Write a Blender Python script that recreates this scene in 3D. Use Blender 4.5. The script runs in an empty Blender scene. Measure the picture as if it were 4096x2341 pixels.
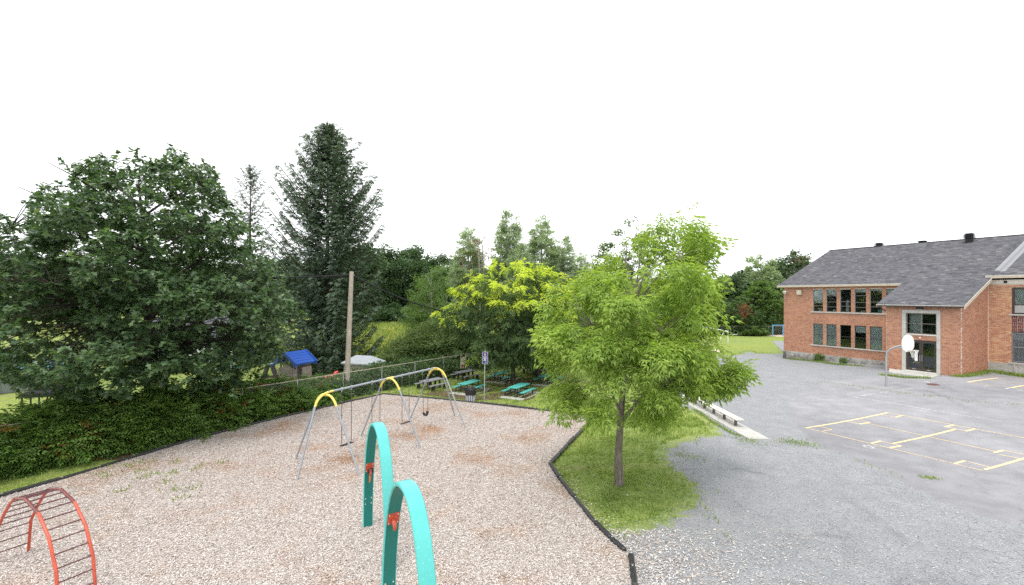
import bpy, bmesh, math, random
import numpy as np
from mathutils import Vector, Matrix
from mathutils.geometry import delaunay_2d_cdt

# ------------------------------------------------------------------ camera, sky, sun, exposure
SC = bpy.context.scene
COL = SC.collection
R = math.radians
F, CX, YH, H = 1820.0, 2048.0, 1182.0, 7.0      # focal length and horizon of the 4096 px wide photograph, eye height (m)
cam = bpy.data.cameras.new('camera'); camo = bpy.data.objects.new('camera', cam); COL.objects.link(camo)
camo.location = (0, 0, H); camo.rotation_euler = (R(90), 0, 0)
cam.sensor_width = 36; cam.lens = 36 * F / 4096; cam.shift_y = (YH - 1170.5) / 4096
cam.clip_start = .1; cam.clip_end = 3000
SC.camera = camo

SUN_EL, SUN_AZ = 70, 205          # azimuth measured clockwise from +Y: high sun behind the camera, veiled by cloud
W_ = bpy.data.worlds.new('World'); SC.world = W_; W_.use_nodes = True
nt = W_.node_tree; nt.nodes.clear()
wo = nt.nodes.new('ShaderNodeOutputWorld'); bg = nt.nodes.new('ShaderNodeBackground')
sky = nt.nodes.new('ShaderNodeTexSky'); sky.sky_type = 'NISHITA'; sky.sun_disc = False
sky.sun_elevation = R(SUN_EL); sky.sun_rotation = R(SUN_AZ); sky.air_density = 1.2; sky.dust_density = 3
tc = nt.nodes.new('ShaderNodeTexCoord'); mp = nt.nodes.new('ShaderNodeMapping'); mp.inputs['Scale'].default_value = (1, 1, 3.5)
nz = nt.nodes.new('ShaderNodeTexNoise'); nz.inputs['Scale'].default_value = 1.3; nz.inputs['Detail'].default_value = 6
cr = nt.nodes.new('ShaderNodeValToRGB')
cr.color_ramp.elements[0].position = .30; cr.color_ramp.elements[0].color = (.80, .80, .80, 1)
cr.color_ramp.elements[1].position = .52; cr.color_ramp.elements[1].color = (1, 1, 1, 1)
mx = nt.nodes.new('ShaderNodeMix'); mx.data_type = 'RGBA'
mx.inputs[7].default_value = (10.9, 11.1, 11.3, 1)          # the bright cloud layer
L = nt.links.new
L(tc.outputs['Generated'], mp.inputs[0]); L(mp.outputs[0], nz.inputs[0]); L(nz.outputs[0], cr.inputs[0])
L(cr.outputs[0], mx.inputs[0]); L(sky.outputs[0], mx.inputs[6]); L(mx.outputs[2], bg.inputs[0]); bg.inputs[1].default_value = .105
L(bg.outputs[0], wo.inputs[0])

sl = bpy.data.lights.new('sun', 'SUN'); sl.energy = 1.5; sl.angle = R(22); sl.color = (1, .96, .9)
so = bpy.data.objects.new('sun', sl); COL.objects.link(so)
sd = Vector((math.sin(R(SUN_AZ)) * math.cos(R(SUN_EL)), math.cos(R(SUN_AZ)) * math.cos(R(SUN_EL)), math.sin(R(SUN_EL))))
so.rotation_euler = (-sd).to_track_quat('-Z', 'Y').to_euler(); so.location = sd * 60
SC.view_settings.view_transform = 'Standard'; SC.view_settings.look = 'None'
SC.view_settings.exposure = .62; SC.view_settings.gamma = 1
SC.render.engine = 'CYCLES'
SC.cycles.use_denoising = False; SC.cycles.max_bounces = 8; SC.cycles.transparent_max_bounces = 12
SC.cycles.diffuse_bounces = 5; SC.cycles.glossy_bounces = 2; SC.cycles.transmission_bounces = 4

# ------------------------------------------------------------------ ground height and pixel -> place
C0 = np.array([30.075, 50.356]); AL = np.array([.462, -.887]); NN = np.array([.887, .462])   # school corner and axes
def sst(t): t = np.clip(t, 0, 1); return t * t * (3 - 2 * t)
def gh(x, y):
    x = np.asarray(x, float); y = np.asarray(y, float)
    s = (x - C0[0]) * AL[0] + (y - C0[1]) * AL[1]; b = -((x - C0[0]) * NN[0] + (y - C0[1]) * NN[1])
    return np.clip(.058 * s, 0, 1.0) * (1 - sst((b - 6) / 20))
def G(u, v, z=None):
    """source pixel -> point on the ground (z None) or at height z"""
    rx, rz = (u - CX) / F, -(v - YH) / F
    zz = 0.0 if z is None else z
    for _ in range(1 if z is not None else 25):
        y = (zz - H) / rz; x = rx * y
        if z is None: zz = float(gh(x, y))
    return Vector((x, y, zz))
def GD(x, y, z=None): return G(x * 1.6075, y * 1.6075, z)
def PY(u, v, Y): return Vector(((u - CX) / F * Y, Y, H - (v - YH) / F * Y))   # pixel at a known distance
def PD(x, y, Y): return PY(x * 1.6075, y * 1.6075, Y)

# ------------------------------------------------------------------ materials
MATS = {}
def nmat(name):
    m = bpy.data.materials.new(name); m.use_nodes = True; t = m.node_tree; t.nodes.clear()
    o = t.nodes.new('ShaderNodeOutputMaterial'); MATS[name] = m
    return m, t, o
def nd(t, typ, **kw):
    n = t.nodes.new(typ)
    for k, v in kw.items():
        if k.startswith('i_'): n.inputs[k[2:].replace('_', ' ')].default_value = v
        elif k[0] == 'n' and k[1:].isdigit(): n.inputs[int(k[1:])].default_value = v
        else: setattr(n, k, v)
    return n
def c4(c): return (c[0], c[1], c[2], 1)
def ramp(t, fac, stops, interp='LINEAR'):
    r = nd(t, 'ShaderNodeValToRGB'); e = r.color_ramp.elements; r.color_ramp.interpolation = interp
    while len(e) < len(stops): e.new(.5)
    for k, (p, c) in enumerate(stops): e[k].position = p; e[k].color = c4(c)
    t.links.new(fac, r.inputs[0]); return r.outputs[0]
def noise(t, scale, detail=4, coord=None, rough=.5, out=0):
    n = nd(t, 'ShaderNodeTexNoise'); n.inputs['Scale'].default_value = scale; n.inputs['Detail'].default_value = detail; n.inputs['Roughness'].default_value = rough
    if coord is not None: t.links.new(coord, n.inputs['Vector'])
    return n.outputs[out]
def mixc(t, fac, a, b, mode='MIX'):
    m = nd(t, 'ShaderNodeMix', data_type='RGBA', blend_type=mode)
    for i, v in ((0, fac), (6, a), (7, b)):
        if hasattr(v, 'default_value') and hasattr(v, 'is_linked'): t.links.new(v, m.inputs[i])
        elif i == 0: m.inputs[0].default_value = v
        else: m.inputs[i].default_value = c4(v)
    return m.outputs[2]
def mth(t, op, a, b=0.0, clamp=False):
    m = nd(t, 'ShaderNodeMath', operation=op, use_clamp=clamp)
    for i, v in ((0, a), (1, b)):
        if isinstance(v, (int, float)): m.inputs[i].default_value = v
        else: t.links.new(v, m.inputs[i])
    return m.outputs[0]
def geo(t, out='Position'): return nd(t, 'ShaderNodeNewGeometry').outputs[out]
def objc(t): return nd(t, 'ShaderNodeTexCoord').outputs['Object']
def pbsdf(t, o, col, rough=.6, metal=0., spec=.4, bump=None, bstr=.3, bdist=.02):
    p = nd(t, 'ShaderNodeBsdfPrincipled')
    if hasattr(col, 'is_linked'): t.links.new(col, p.inputs['Base Color'])
    else: p.inputs['Base Color'].default_value = c4(col)
    if hasattr(rough, 'is_linked'): t.links.new(rough, p.inputs['Roughness'])
    else: p.inputs['Roughness'].default_value = rough
    p.inputs['Metallic'].default_value = metal; p.inputs['Specular IOR Level'].default_value = spec
    if bump is not None:
        b = nd(t, 'ShaderNodeBump'); b.inputs['Strength'].default_value = bstr; b.inputs['Distance'].default_value = bdist
        t.links.new(bump, b.inputs['Height']); t.links.new(b.outputs[0], p.inputs['Normal'])
    if o is not None: t.links.new(p.outputs[0], o.inputs[0])
    return p
def plain(name, col, rough=.5, metal=0., spec=.4, var=.18, scale=6., bstr=.0, wear=None):
    """a painted, metal or plastic surface with a little grime; wear = (colour, amount)"""
    m, t, o = nmat(name); oc = objc(t)
    n = noise(t, scale, 6, oc, .6); n2 = noise(t, scale * 9, 3, oc)
    c = mixc(t, ramp(t, n, [(.3, (0, 0, 0)), (.75, (1, 1, 1))]), tuple(v * (1 - var) for v in col), tuple(min(1, v * (1 + var * .5)) for v in col))
    if wear:
        w = ramp(t, n2, [(.62 - wear[1] * .3, (0, 0, 0)), (.70 - wear[1] * .3, (1, 1, 1))])
        c = mixc(t, w, c, wear[0])
    rr = mth(t, 'ADD', mth(t, 'MULTIPLY', n2, .25), rough - .12, True)
    pbsdf(t, o, c, rr, metal, spec, n2 if bstr else None, bstr, .01)
    return m
def leafmat(name, cols, trans=.35, rough=.45, spec=.35, tcol=None, clump=.5, clscale=.6, tip=None, tipcols=None):
    m, t, o = nmat(name)
    rnd = geo(t, 'Random Per Island'); c = ramp(t, rnd, [(i / (len(cols) - 1), k) for i, k in enumerate(cols)])
    n = noise(t, clscale, 2, geo(t))
    c = mixc(t, clump, c, mixc(t, 1., c, ramp(t, n, [(.3, (.62, .66, .6)), (.7, (1.25, 1.2, 1.1))]), 'MULTIPLY'))
    if tip:
        at = nd(t, 'ShaderNodeAttribute', attribute_name=tip).outputs['Fac']
        c = mixc(t, at, c, ramp(t, rnd, [(i / (len(tipcols) - 1), k) for i, k in enumerate(tipcols)]))
    p = pbsdf(t, None, c, rough, 0, spec)
    tr = nd(t, 'ShaderNodeBsdfTranslucent')
    t.links.new(mixc(t, 1., c, tcol or (1.15, 1.25, .55), 'MULTIPLY'), tr.inputs[0])
    ms = nd(t, 'ShaderNodeMixShader'); ms.inputs[0].default_value = trans
    t.links.new(p.outputs[0], ms.inputs[1]); t.links.new(tr.outputs[0], ms.inputs[2]); t.links.new(ms.outputs[0], o.inputs[0])
    return m
def bark(name, c1, c2, scale=5):
    m, t, o = nmat(name); oc = objc(t)
    mpn = nd(t, 'ShaderNodeMapping'); mpn.inputs['Scale'].default_value = (scale, scale, scale * .18); t.links.new(oc, mpn.inputs[0])
    n = noise(t, 3, 8, mpn.outputs[0], .65)
    pbsdf(t, o, ramp(t, n, [(.3, c1), (.7, c2)]), .9, 0, .15, n, .9, .03); return m

# ------------------------------------------------------------------ mesh helpers
def link(name, me, mat=None, parent=None, loc=None):
    o = bpy.data.objects.new(name, me); COL.objects.link(o)
    if mat is not None:
        me.materials.append(MATS[mat] if isinstance(mat, str) else mat)
    if parent is not None: o.parent = parent
    if loc is not None: o.location = loc
    return o
def mesh_np(name, V, Fs, smooth=False, attrs=None):
    """V (n,3); Fs list of (m,k) int arrays"""
    me = bpy.data.meshes.new(name); V = np.asarray(V, np.float32)
    me.vertices.add(len(V)); me.vertices.foreach_set('co', V.ravel())
    tot = sum(f.size for f in Fs); npol = sum(len(f) for f in Fs)
    me.loops.add(tot); me.polygons.add(npol)
    me.loops.foreach_set('vertex_index', np.concatenate([f.ravel() for f in Fs]).astype(np.int32))
    st, k = [], 0
    for f in Fs: st.append(k + np.arange(len(f)) * f.shape[1]); k += f.size
    me.polygons.foreach_set('loop_start', np.concatenate(st).astype(np.int32))
    if smooth: me.polygons.foreach_set('use_smooth', np.ones(npol, bool))
    for an, av in (attrs or {}).items():
        a = me.attributes.new(an, 'FLOAT', 'POINT'); a.data.foreach_set('value', np.asarray(av, np.float32))
    me.update(calc_edges=True); return me
class MB:
    """collects shapes; build() links them as one mesh object"""
    def __init__(s): s.v = []; s.f = []; s.sm = []
    def add(s, vs, fs, sm=False):
        k = len(s.v); s.v += [tuple(v) for v in vs]; s.f += [tuple(i + k for i in f) for f in fs]; s.sm += [sm] * len(fs); return s
    def box(s, x0, x1, y0, y1, z0, z1):
        return s.add([(x0, y0, z0), (x1, y0, z0), (x1, y1, z0), (x0, y1, z0), (x0, y0, z1), (x1, y0, z1), (x1, y1, z1), (x0, y1, z1)],
                     [(3, 2, 1, 0), (4, 5, 6, 7), (0, 1, 5, 4), (1, 2, 6, 5), (2, 3, 7, 6), (3, 0, 4, 7)])
    def cbox(s, x0, x1, y0, y1, z0, z1, c):
        """box with chamfered top and vertical edges"""
        def ring(d, z): return [(x0 + d + c, y0 + d, z), (x1 - d - c, y0 + d, z), (x1 - d, y0 + d + c, z), (x1 - d, y1 - d - c, z), (x1 - d - c, y1 - d, z), (x0 + d + c, y1 - d, z), (x0 + d, y1 - d - c, z), (x0 + d, y0 + d + c, z)]
        vs = ring(0, z0) + ring(0, z1 - c) + ring(c, z1); fs = [tuple(range(7, -1, -1)), tuple(range(16, 24))]
        for r in (0, 8):
            for i in range(8): fs.append((r + i, r + (i + 1) % 8, r + 8 + (i + 1) % 8, r + 8 + i))
        return s.add(vs, fs)
    def bar(s, p, q, w, h=None, up=(0, 0, 1)):
        """rectangular bar from p to q"""
        p, q = Vector(p), Vector(q); d = (q - p).normalized(); u = Vector(up)
        if abs(d.dot(u)) > .98: u = Vector((1, 0, 0))
        a = d.cross(u).normalized(); b = a.cross(d); h = w if h is None else h
        vs = [c + a * sx * w / 2 + b * sz * h / 2 for c in (p, q) for sx, sz in ((-1, -1), (1, -1), (1, 1), (-1, 1))]
        return s.add(vs, [(3, 2, 1, 0), (4, 5, 6, 7)] + [(i, (i + 1) % 4, 4 + (i + 1) % 4, 4 + i) for i in range(4)])
    def tube(s, pts, rad, n=8, caps=True):
        pts = [Vector(p) for p in pts]; m = len(pts)
        rad = [rad] * m if isinstance(rad, (int, float)) else rad
        vs = []; u = None
        for i, p in enumerate(pts):
            d = (pts[min(i + 1, m - 1)] - pts[max(i - 1, 0)]).normalized()
            if u is None: u = d.orthogonal().normalized()
            u = (u - d * u.dot(d))
            u = u.normalized() if u.length > 1e-6 else d.orthogonal().normalized()
            w = d.cross(u)
            for k in range(n): a = 2 * math.pi * k / n; vs.append(p + (u * math.cos(a) + w * math.sin(a)) * rad[i])
        fs = [(i * n + k, i * n + (k + 1) % n, (i + 1) * n + (k + 1) % n, (i + 1) * n + k) for i in range(m - 1) for k in range(n)]
        s.add(vs, fs, True)
        if caps: s.add(vs[:n], [tuple(range(n - 1, -1, -1))]); s.add(vs[-n:], [tuple(range(n))])
        return s
    def prism(s, poly, z0, z1):
        n = len(poly); vs = [(x, y, z0) for x, y in poly] + [(x, y, z1) for x, y in poly]
        return s.add(vs, [tuple(range(n - 1, -1, -1)), tuple(range(n, 2 * n))] + [(i, (i + 1) % n, n + (i + 1) % n, n + i) for i in range(n)])
    def disc(s, c, r, h, axis=(0, 0, 1), n=16):
        c = Vector(c); a = Vector(axis).normalized(); return s.tube([c, c + a * h], r, n)
    def xf(s, M): s.v = [tuple(M @ Vector(v)) for v in s.v]; return s
    def build(s, name, mat, parent=None, kind=None):
        me = bpy.data.meshes.new(name); me.from_pydata(s.v, [], s.f); me.polygons.foreach_set('use_smooth', s.sm); me.update()
        o = link(name, me, mat, parent)
        if kind: o['kind'] = kind
        return o
def T(name, label, cat, loc=(0, 0, 0), rz=0, group=None):
    o = bpy.data.objects.new(name, None); COL.objects.link(o); o.location = loc; o.rotation_euler = (0, 0, rz); o.empty_display_size = .3
    o['label'] = label; o['category'] = cat
    if group: o['group'] = group
    return o
def tag(o, label, cat, group=None):
    o['label'] = label; o['category'] = cat
    if group: o['group'] = group
    return o
def struct(o, label=None):
    o['kind'] = 'structure'
    if label: o['label'] = label
    return o
def dup(root, loc, rz=0, scale=None, label=None):
    r = root.copy(); COL.objects.link(r); r.location = loc; r.rotation_euler = (0, 0, rz)
    if scale is not None: r.scale = scale if hasattr(scale, '__len__') else (scale,) * 3
    if label: r['label'] = label
    for ch in root.children:
        c = ch.copy(); COL.objects.link(c); c.parent = r
        for g in ch.children:
            d = g.copy(); COL.objects.link(d); d.parent = c
    return r
rng = np.random.default_rng(7)
random.seed(5)

# ------------------------------------------------------------------ foliage tools
def unit(a): return a / np.maximum(np.linalg.norm(a, axis=-1, keepdims=True), 1e-9)
def place(tmpl, pos, d, nor, sc):
    """tmpl = (verts (k,3), list of face arrays): x along the leaf, z its normal"""
    tv, tf = tmpl; N = len(pos); k = len(tv)
    x = unit(d); y = unit(np.cross(nor, x)); z = np.cross(x, y)
    sc = np.broadcast_to(np.asarray(sc, float).reshape(-1, 1, 1), (N, 1, 1))
    V = pos[:, None, :] + sc * (tv[None, :, 0:1] * x[:, None] + tv[None, :, 1:2] * y[:, None] + tv[None, :, 2:3] * z[:, None])
    off = (np.arange(N) * k)[:, None, None]
    return V.reshape(-1, 3), [(f[None] + off).reshape(-1, f.shape[1]) for f in tf]
def join(parts):
    V, Fd, k = [], {}, 0
    for v, fs in parts:
        V.append(v)
        for f in fs: Fd.setdefault(f.shape[1], []).append(f + k)
        k += len(v)
    return np.concatenate(V), [np.concatenate(x) for x in Fd.values()]
A = np.array
def t_leaf(w=.4, fold=.06, droop=-.1):
    return (A([(0, 0, 0), (.5, w / 2, fold), (1, 0, droop), (.5, -w / 2, fold)]), [A([(0, 1, 2), (0, 2, 3)])])
def t_oak():
    # a lobed leaf: midrib with two pairs of pointed side lobes
    o = [(0, 0), (.28, .23), (.38, .09), (.70, .34), (.74, .10), (1.0, 0)]
    zf = lambda x, y: .12 * abs(y) - .14 * x * x
    v = [(x, y, zf(x, y)) for x, y in o] + [(x, -y, zf(x, y)) for x, y in o[1:-1]]
    f = [(0, 1, 2), (2, 3, 4), (0, 7, 6), (7, 9, 8), (0, 2, 7), (2, 4, 9), (2, 9, 7), (4, 5, 9)]
    return (A(v), [A(f)])
def t_pinnate(n=4, L=1., l=.42, w=.10, droop=.35, ang=55, fold=.02):
    """compound leaf: n pairs of leaflets and one at the end along a drooping rachis"""
    vs, fs = [], []
    def leaflet(px, pz, a, ln, dz):
        c, s_ = math.cos(a), math.sin(a); k = len(vs)
        for u, v_, z_ in ((0, 0, 0), (.45, w / 2, fold), (1, 0, dz), (.45, -w / 2, fold)):
            x_, y_ = u * ln, v_; vs.append((px + x_ * c - y_ * s_, x_ * s_ + y_ * c, pz + z_ * u))
        fs.extend([(k, k + 1, k + 2), (k, k + 2, k + 3)])
    for i in range(n):
        x = L * (.25 + .62 * i / max(1, n - 1)); z = -droop * x * x
        for sgn in (1, -1): leaflet(x, z, sgn * R(ang - 12 * i / n), l * (.85 + .2 * math.sin(i + 1)), -.14)
    leaflet(L * .9, -droop * .81, 0, l, -.18)
    return (A(vs), [A(fs)])
def t_cluster(n=6, w=.55, spread=1., seed=0):
    """loose bunch of small leaves"""
    r = np.random.default_rng(seed); vs, fs = [], []
    for i in range(n):
        a = r.uniform(0, 6.28); p = r.normal(0, .33, 3) * spread * A((1, 1, .7)); ln = r.uniform(.5, .8)
        d = A((math.cos(a), math.sin(a), r.uniform(-.6, .3))); d /= np.linalg.norm(d); s_ = np.cross(d, r.normal(0, 1, 3) * .4 + A((0, 0, 1))); s_ /= np.linalg.norm(s_)
        k = len(vs); vs += [p, p + d * ln * .5 + s_ * w * ln / 2, p + d * ln, p + d * ln * .5 - s_ * w * ln / 2]
        fs += [(k, k + 1, k + 2), (k, k + 2, k + 3)]
    return (A(vs), [A(fs)])
def t_spray(n=6, seed=1):
    """a drooping conifer spray: tapered fingers off a short twig"""
    r = np.random.default_rng(seed); vs, fs = [], []
    def finger(p, q, w):
        p, q = A(p), A(q); d = q - p; s_ = np.cross(d, (0, 0, 1)); s_ = s_ / (np.linalg.norm(s_) + 1e-9) * w; k = len(vs); m = p + d * .55
        vs.extend([p, m + s_ + A((0, 0, .02)), q, m - s_ - A((0, 0, .02))]); fs.extend([(k, k + 1, k + 2), (k, k + 2, k + 3)])
    finger((0, 0, 0), (1.05, 0, .06), .085)
    for i in range(n):
        x = .1 + .75 * i / n
        for sg in (1, -1): finger((x, 0, 0), (x + r.uniform(.25, .42), sg * r.uniform(.25, .42) * (1.1 - .5 * x), -r.uniform(.05, .3)), .06)
    return (A(vs), [A(fs)])
def tubes_np(lines, n=6):
    mb = MB()
    for pts, rad in lines: mb.tube(pts, rad, n, False)
    return mb
def prof(profile, z):
    p = A(profile, float); return [np.interp(z, p[:, 0], p[:, i]) for i in range(1, p.shape[1])]

def broadleaf(name, label, base, profile, n_clump, per, tmpl, lsize, lmat, bmat, trunk_r, trunk_top, first=.25, seed=1, group=None,
              csize=.8, flat=.5, inner=.45, up=.55, droop=.15, limbs=9, extra=(), tipfn=None, tuft=0, sil=None, void=None, category='tree', azn=.18, notch=0, limb_r=.35, wood_n=7):
    """profile rows: (z, radius, centre x, centre y) of the crown, in metres above the base"""
    r = np.random.default_rng(seed); base = Vector(base)
    root = T(name, label, category, base, 0, group)
    P = A(profile, float); z0, z1 = P[0, 0], P[-1, 0]
    # tips of the leafy branchlets, spread through the outer volume of the crown
    zz = np.linspace(z0, z1, 60); wts = prof(profile, zz)[0] ** 2 + .15; wts /= wts.sum()
    ph = r.uniform(0, 6.28, 5)
    C = []
    while len(C) < n_clump:
        z = r.choice(zz, p=wts) + r.uniform(-.5, .5) * (z1 - z0) / 60; th = r.uniform(0, 2 * math.pi)
        rad, ox, oy = prof(profile, z)
        k = 1 + azn * (math.sin(2 * th + ph[0]) + .7 * math.sin(3 * th + ph[1] + z) + .6 * math.sin(5 * th + 1.7 * z + ph[2])) / 1.6
        fr = inner + (1 - inner) * r.random() ** .6
        if void and math.sin(void[0] * (ox + rad * k * fr * math.cos(th)) + ph[3]) + math.sin(void[0] * (oy + rad * k * fr * math.sin(th)) + ph[4]) + math.sin(void[0] * 1.25 * z + ph[0]) < void[1]: continue
        C.append((ox + rad * k * fr * math.cos(th), oy + rad * k * fr * math.sin(th), z))
    C = A(C + [tuple(e) for e in extra])
    def inside(Q, jit):      # keep the crown within its measured outline
        X_, Y_, Z_ = Q[:, 0] + base.x, Q[:, 1] + base.y, Q[:, 2] + base.z
        return inpoly((X_ / Y_ * F + CX) / 1.6075 + r.normal(0, jit, len(Q)), (YH - (Z_ - H) / Y_ * F) / 1.6075 + r.normal(0, jit, len(Q)), A(sil, float))
    if sil is not None: C = C[inside(C, 4)]
    n_clump = len(C)
    # trunk and limbs
    wood = []
    tp = [Vector((0, 0, -.05))]; nseg = 7
    topc = prof(profile, trunk_top)
    for i in range(1, nseg + 1):
        f_ = i / nseg; tp.append(Vector((topc[1] * f_ ** 2 * .6 + r.normal(0, .05) * trunk_top * .05, topc[2] * f_ ** 2 * .6 + r.normal(0, .05) * trunk_top * .05, trunk_top * f_)))
    wood.append((tp, [trunk_r * (1.25 if i == 0 else 1 - .82 * i / nseg) for i in range(nseg + 1)]))
    LP = []; 
    for i in range(limbs):
        f_ = first + (.95 - first) * (i + .3) / limbs; k = f_ * nseg; j = min(int(k), nseg - 1); p0 = tp[j].lerp(tp[j + 1], k - j)
        az = i * 2.4 + r.uniform(-.4, .4); zt = min(z1 - .2, p0.z + (z1 - p0.z) * (.28 + .3 * f_)); rad, ox, oy = prof(profile, zt)
        e = Vector((ox + rad * .72 * math.cos(az), oy + rad * .72 * math.sin(az), zt)); mid = p0.lerp(e, .5) + Vector((0, 0, .12 * (e - p0).length))
        pts = [p0 * (1 - q) ** 2 + mid * 2 * q * (1 - q) + e * q * q for q in (0, .25, .5, .75, 1)]
        rr = trunk_r * limb_r * (1 - .5 * f_); wood.append((pts, [rr, rr * .8, rr * .6, rr * .4, rr * .2])); LP += pts[1:]
    LP += tp[3:]
    LPa = A([tuple(p) for p in LP])
    for c in C:
        d2 = ((LPa - c) ** 2).sum(1) + 2.5 * np.maximum(0, LPa[:, 2] - c[2] + .3) ** 2; j = int(d2.argmin()); p0 = Vector(LPa[j]); e = Vector(c)
        mid = p0.lerp(e, .55) + Vector((0, 0, .08 * (e - p0).length)); w0 = max(.008, trunk_r * .07)
        wood.append(([p0, mid, e], [w0, w0 * .7, w0 * .25]))
    tubes_np(wood, wood_n).build('trunk', bmat, root)
    # leaves
    N = n_clump * per; ci = np.repeat(np.arange(n_clump), per)
    ax = prof(profile, C[:, 2]); out = C - np.stack([ax[1] * .6, ax[2] * .6, C[:, 2] - 1.2], 1); out = unit(out)
    sz = csize * r.uniform(.6, 1.25, n_clump)
    k_ = max(1, tuft); nT = N // k_; tci = np.repeat(np.arange(n_clump), per // k_); nT = len(tci); ci = np.repeat(tci, k_); N = len(ci)
    q = r.normal(0, 1, (nT, 3)); q = unit(q) * (r.random((nT, 1)) ** .45)
    h = unit(out[tci] * A((1, 1, .25))); side = unit(np.cross(h, A((0, 0, 1.)))); upv = np.cross(side, h)
    loc = q[:, :1] * h * 1.15 + q[:, 1:2] * side * .95 + q[:, 2:3] * upv * flat
    pos = C[tci] + loc * sz[tci][:, None]
    pos[:, 2] -= droop * sz[tci] * (q[:, 0] ** 2 + q[:, 1] ** 2) * .6
    if sil is not None:
        kp = inside(pos, 7); tci, q, loc, pos, h = tci[kp], q[kp], loc[kp], pos[kp], h[kp]; nT = len(tci); ci = np.repeat(tci, k_); N = len(ci)
    ti = np.repeat(np.arange(nT), k_); o_ = out[ci]; h = h[ti]; pos = pos[ti]
    if tuft:        # leaves radiate from the twig end and hang over
        rd = unit(r.normal(0, 1, (N, 3)) * A((1, 1, .55)))
        dirs = unit(h * .45 + unit(loc)[ti] * .35 + rd * .95 + A((0, 0, -droop * .55))); pos = pos + rd * lsize * .18
        nor = unit(r.normal(0, .3, (N, 3)) + A((0, 0, up)) + o_ * .25)
    else:
        dirs = unit(h * .8 + unit(loc)[ti] * .9 + r.normal(0, .35, (N, 3)) + A((0, 0, -droop)))
        nor = unit(r.normal(0, .45, (N, 3)) + A((0, 0, up)) + o_ * .35)
    V, Fs = place(tmpl, pos, dirs, nor, lsize * r.uniform(.7, 1.25, N))
    at = None
    if tipfn is not None:
        tv = tipfn(C, r)[ci] * ((q[:, 2] > -.25) & (q[:, 0] > -.5))[ti] * (r.random(N) < .9); at = {'tip': np.repeat(tv, len(tmpl[0]))}
    link('crown', mesh_np(name + '_crown', V, Fs, attrs=at), lmat, root)
    return root

# ------------------------------------------------------------------ material list
plain('steel', (.33, .36, .40), .45, .25, .5, .12, 8)
plain('galvanised', (.48, .50, .52), .45, .6, .5, .2, 14)
plain('yellow_paint', (.80, .63, .14), .4, 0, .5, .1, 5)
plain('rubber', (.018, .018, .02), .55, 0, .4, .3, 9)
plain('chain', (.22, .20, .18), .5, .8, .5, .3, 30)
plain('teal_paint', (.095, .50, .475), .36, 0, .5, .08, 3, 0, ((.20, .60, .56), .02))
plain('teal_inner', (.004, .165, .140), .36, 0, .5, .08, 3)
plain('red_paint', (.64, .095, .045), .38, 0, .5, .2, 6, 0, ((.16, .05, .04), .30))
plain('red_worn', (.55, .055, .04), .4, 0, .5, .3, 8, 0, ((.05, .035, .035), .75))
plain('rung_metal', (.16, .07, .075), .4, .5, .5, .4, 12)
plain('bolt', (.8, .8, .78), .3, .5, .5, .1, 9)
plain('black_plastic', (.022, .023, .026), .45, 0, .45, .3, 4, .2, ((.07, .07, .07), .25))
plain('concrete', (.50, .49, .46), .9, 0, .2, .22, 2.5, .3, ((.36, .35, .33), .2))
plain('stone_trim', (.52, .51, .48), .85, 0, .2, .16, 3, .15)
plain('white_trim', (.74, .72, .66), .6, 0, .3, .14, 4, 0, ((.50, .46, .38), .1))
plain('beige_trim', (.58, .50, .39), .6, 0, .3, .16, 4, 0, ((.42, .36, .28), .15))
plain('gutter_dark', (.06, .045, .04), .4, 0, .4, .2, 5)
plain('window_bronze', (.075, .06, .052), .45, .3, .4, .2, 7)
plain('window_alu', (.24, .21, .19), .45, .4, .4, .2, 7)
plain('blind', (.52, .56, .54), .8, 0, .2, .12, 3)
plain('dark_room', (.05, .055, .06), .9, 0, .1, .5, .8)
plain('flashing', (.24, .245, .26), .42, .35, .5, .12, 3)
plain('vent_black', (.02, .02, .024), .5, .2, .4, .3, 5)
plain('white_board', (.86, .86, .85), .4, 0, .5, .04, 3)
plain('net_cord', (.72, .70, .66), .8, 0, .2, .1, 9)
plain('bench_wood', (.62, .60, .54), .8, 0, .2, .25, 5, .2, ((.42, .38, .33), .3))
plain('dark_post', (.10, .085, .08), .7, 0, .3, .4, 6, 0, ((.30, .27, .25), .3))
plain('grey_plank', (.24, .24, .26), .75, 0, .25, .25, 5, .2)
plain('grey_recycled', (.055, .055, .06), .7, 0, .3, .3, 5)
plain('teal_plank', (.10, .47, .42), .55, 0, .35, .25, 3, .1, ((.04, .26, .24), .25))
plain('green_steel', (.02, .055, .048), .5, .2, .4, .3, 5)
plain('bin_slat', (.46, .48, .50), .6, 0, .3, .15, 5)
plain('bag', (.016, .017, .019), .28, 0, .5, .2, 6, .4)
plain('sign_blue', (.025, .05, .19), .4, 0, .5, .06, 3)
plain('sign_white', (.82, .82, .82), .45, 0, .4, .05, 3)
plain('sign_red', (.62, .07, .05), .45, 0, .4, .05, 3)
plain('pole_wood', (.50, .45, .38), .85, 0, .2, .3, 2, .4, ((.33, .28, .23), .35))
plain('cable', (.015, .015, .017), .5, 0, .3, .1, 3)
plain('roof_blue', (.02, .09, .42), .42, 0, .5, .12, 4)
plain('playhouse_tan', (.33, .285, .27), .6, 0, .3, .2, 3, .15)
plain('playhouse_dark', (.12, .105, .11), .6, 0, .3, .2, 3)
plain('shed_wall', (.46, .43, .41), .6, 0, .3, .12, 3)
plain('shed_roof', (.36, .39, .42), .55, 0, .3, .1, 3)
plain('siding_blue', (.03, .075, .20), .6, 0, .3, .15, 3)
plain('siding_white', (.72, .74, .76), .5, 0, .3, .06, 3)
plain('house_roof', (.10, .10, .11), .85, 0, .2, .25, 6, .3)
plain('pool_wall', (.26, .29, .31), .5, .2, .4, .2, 2)
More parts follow.
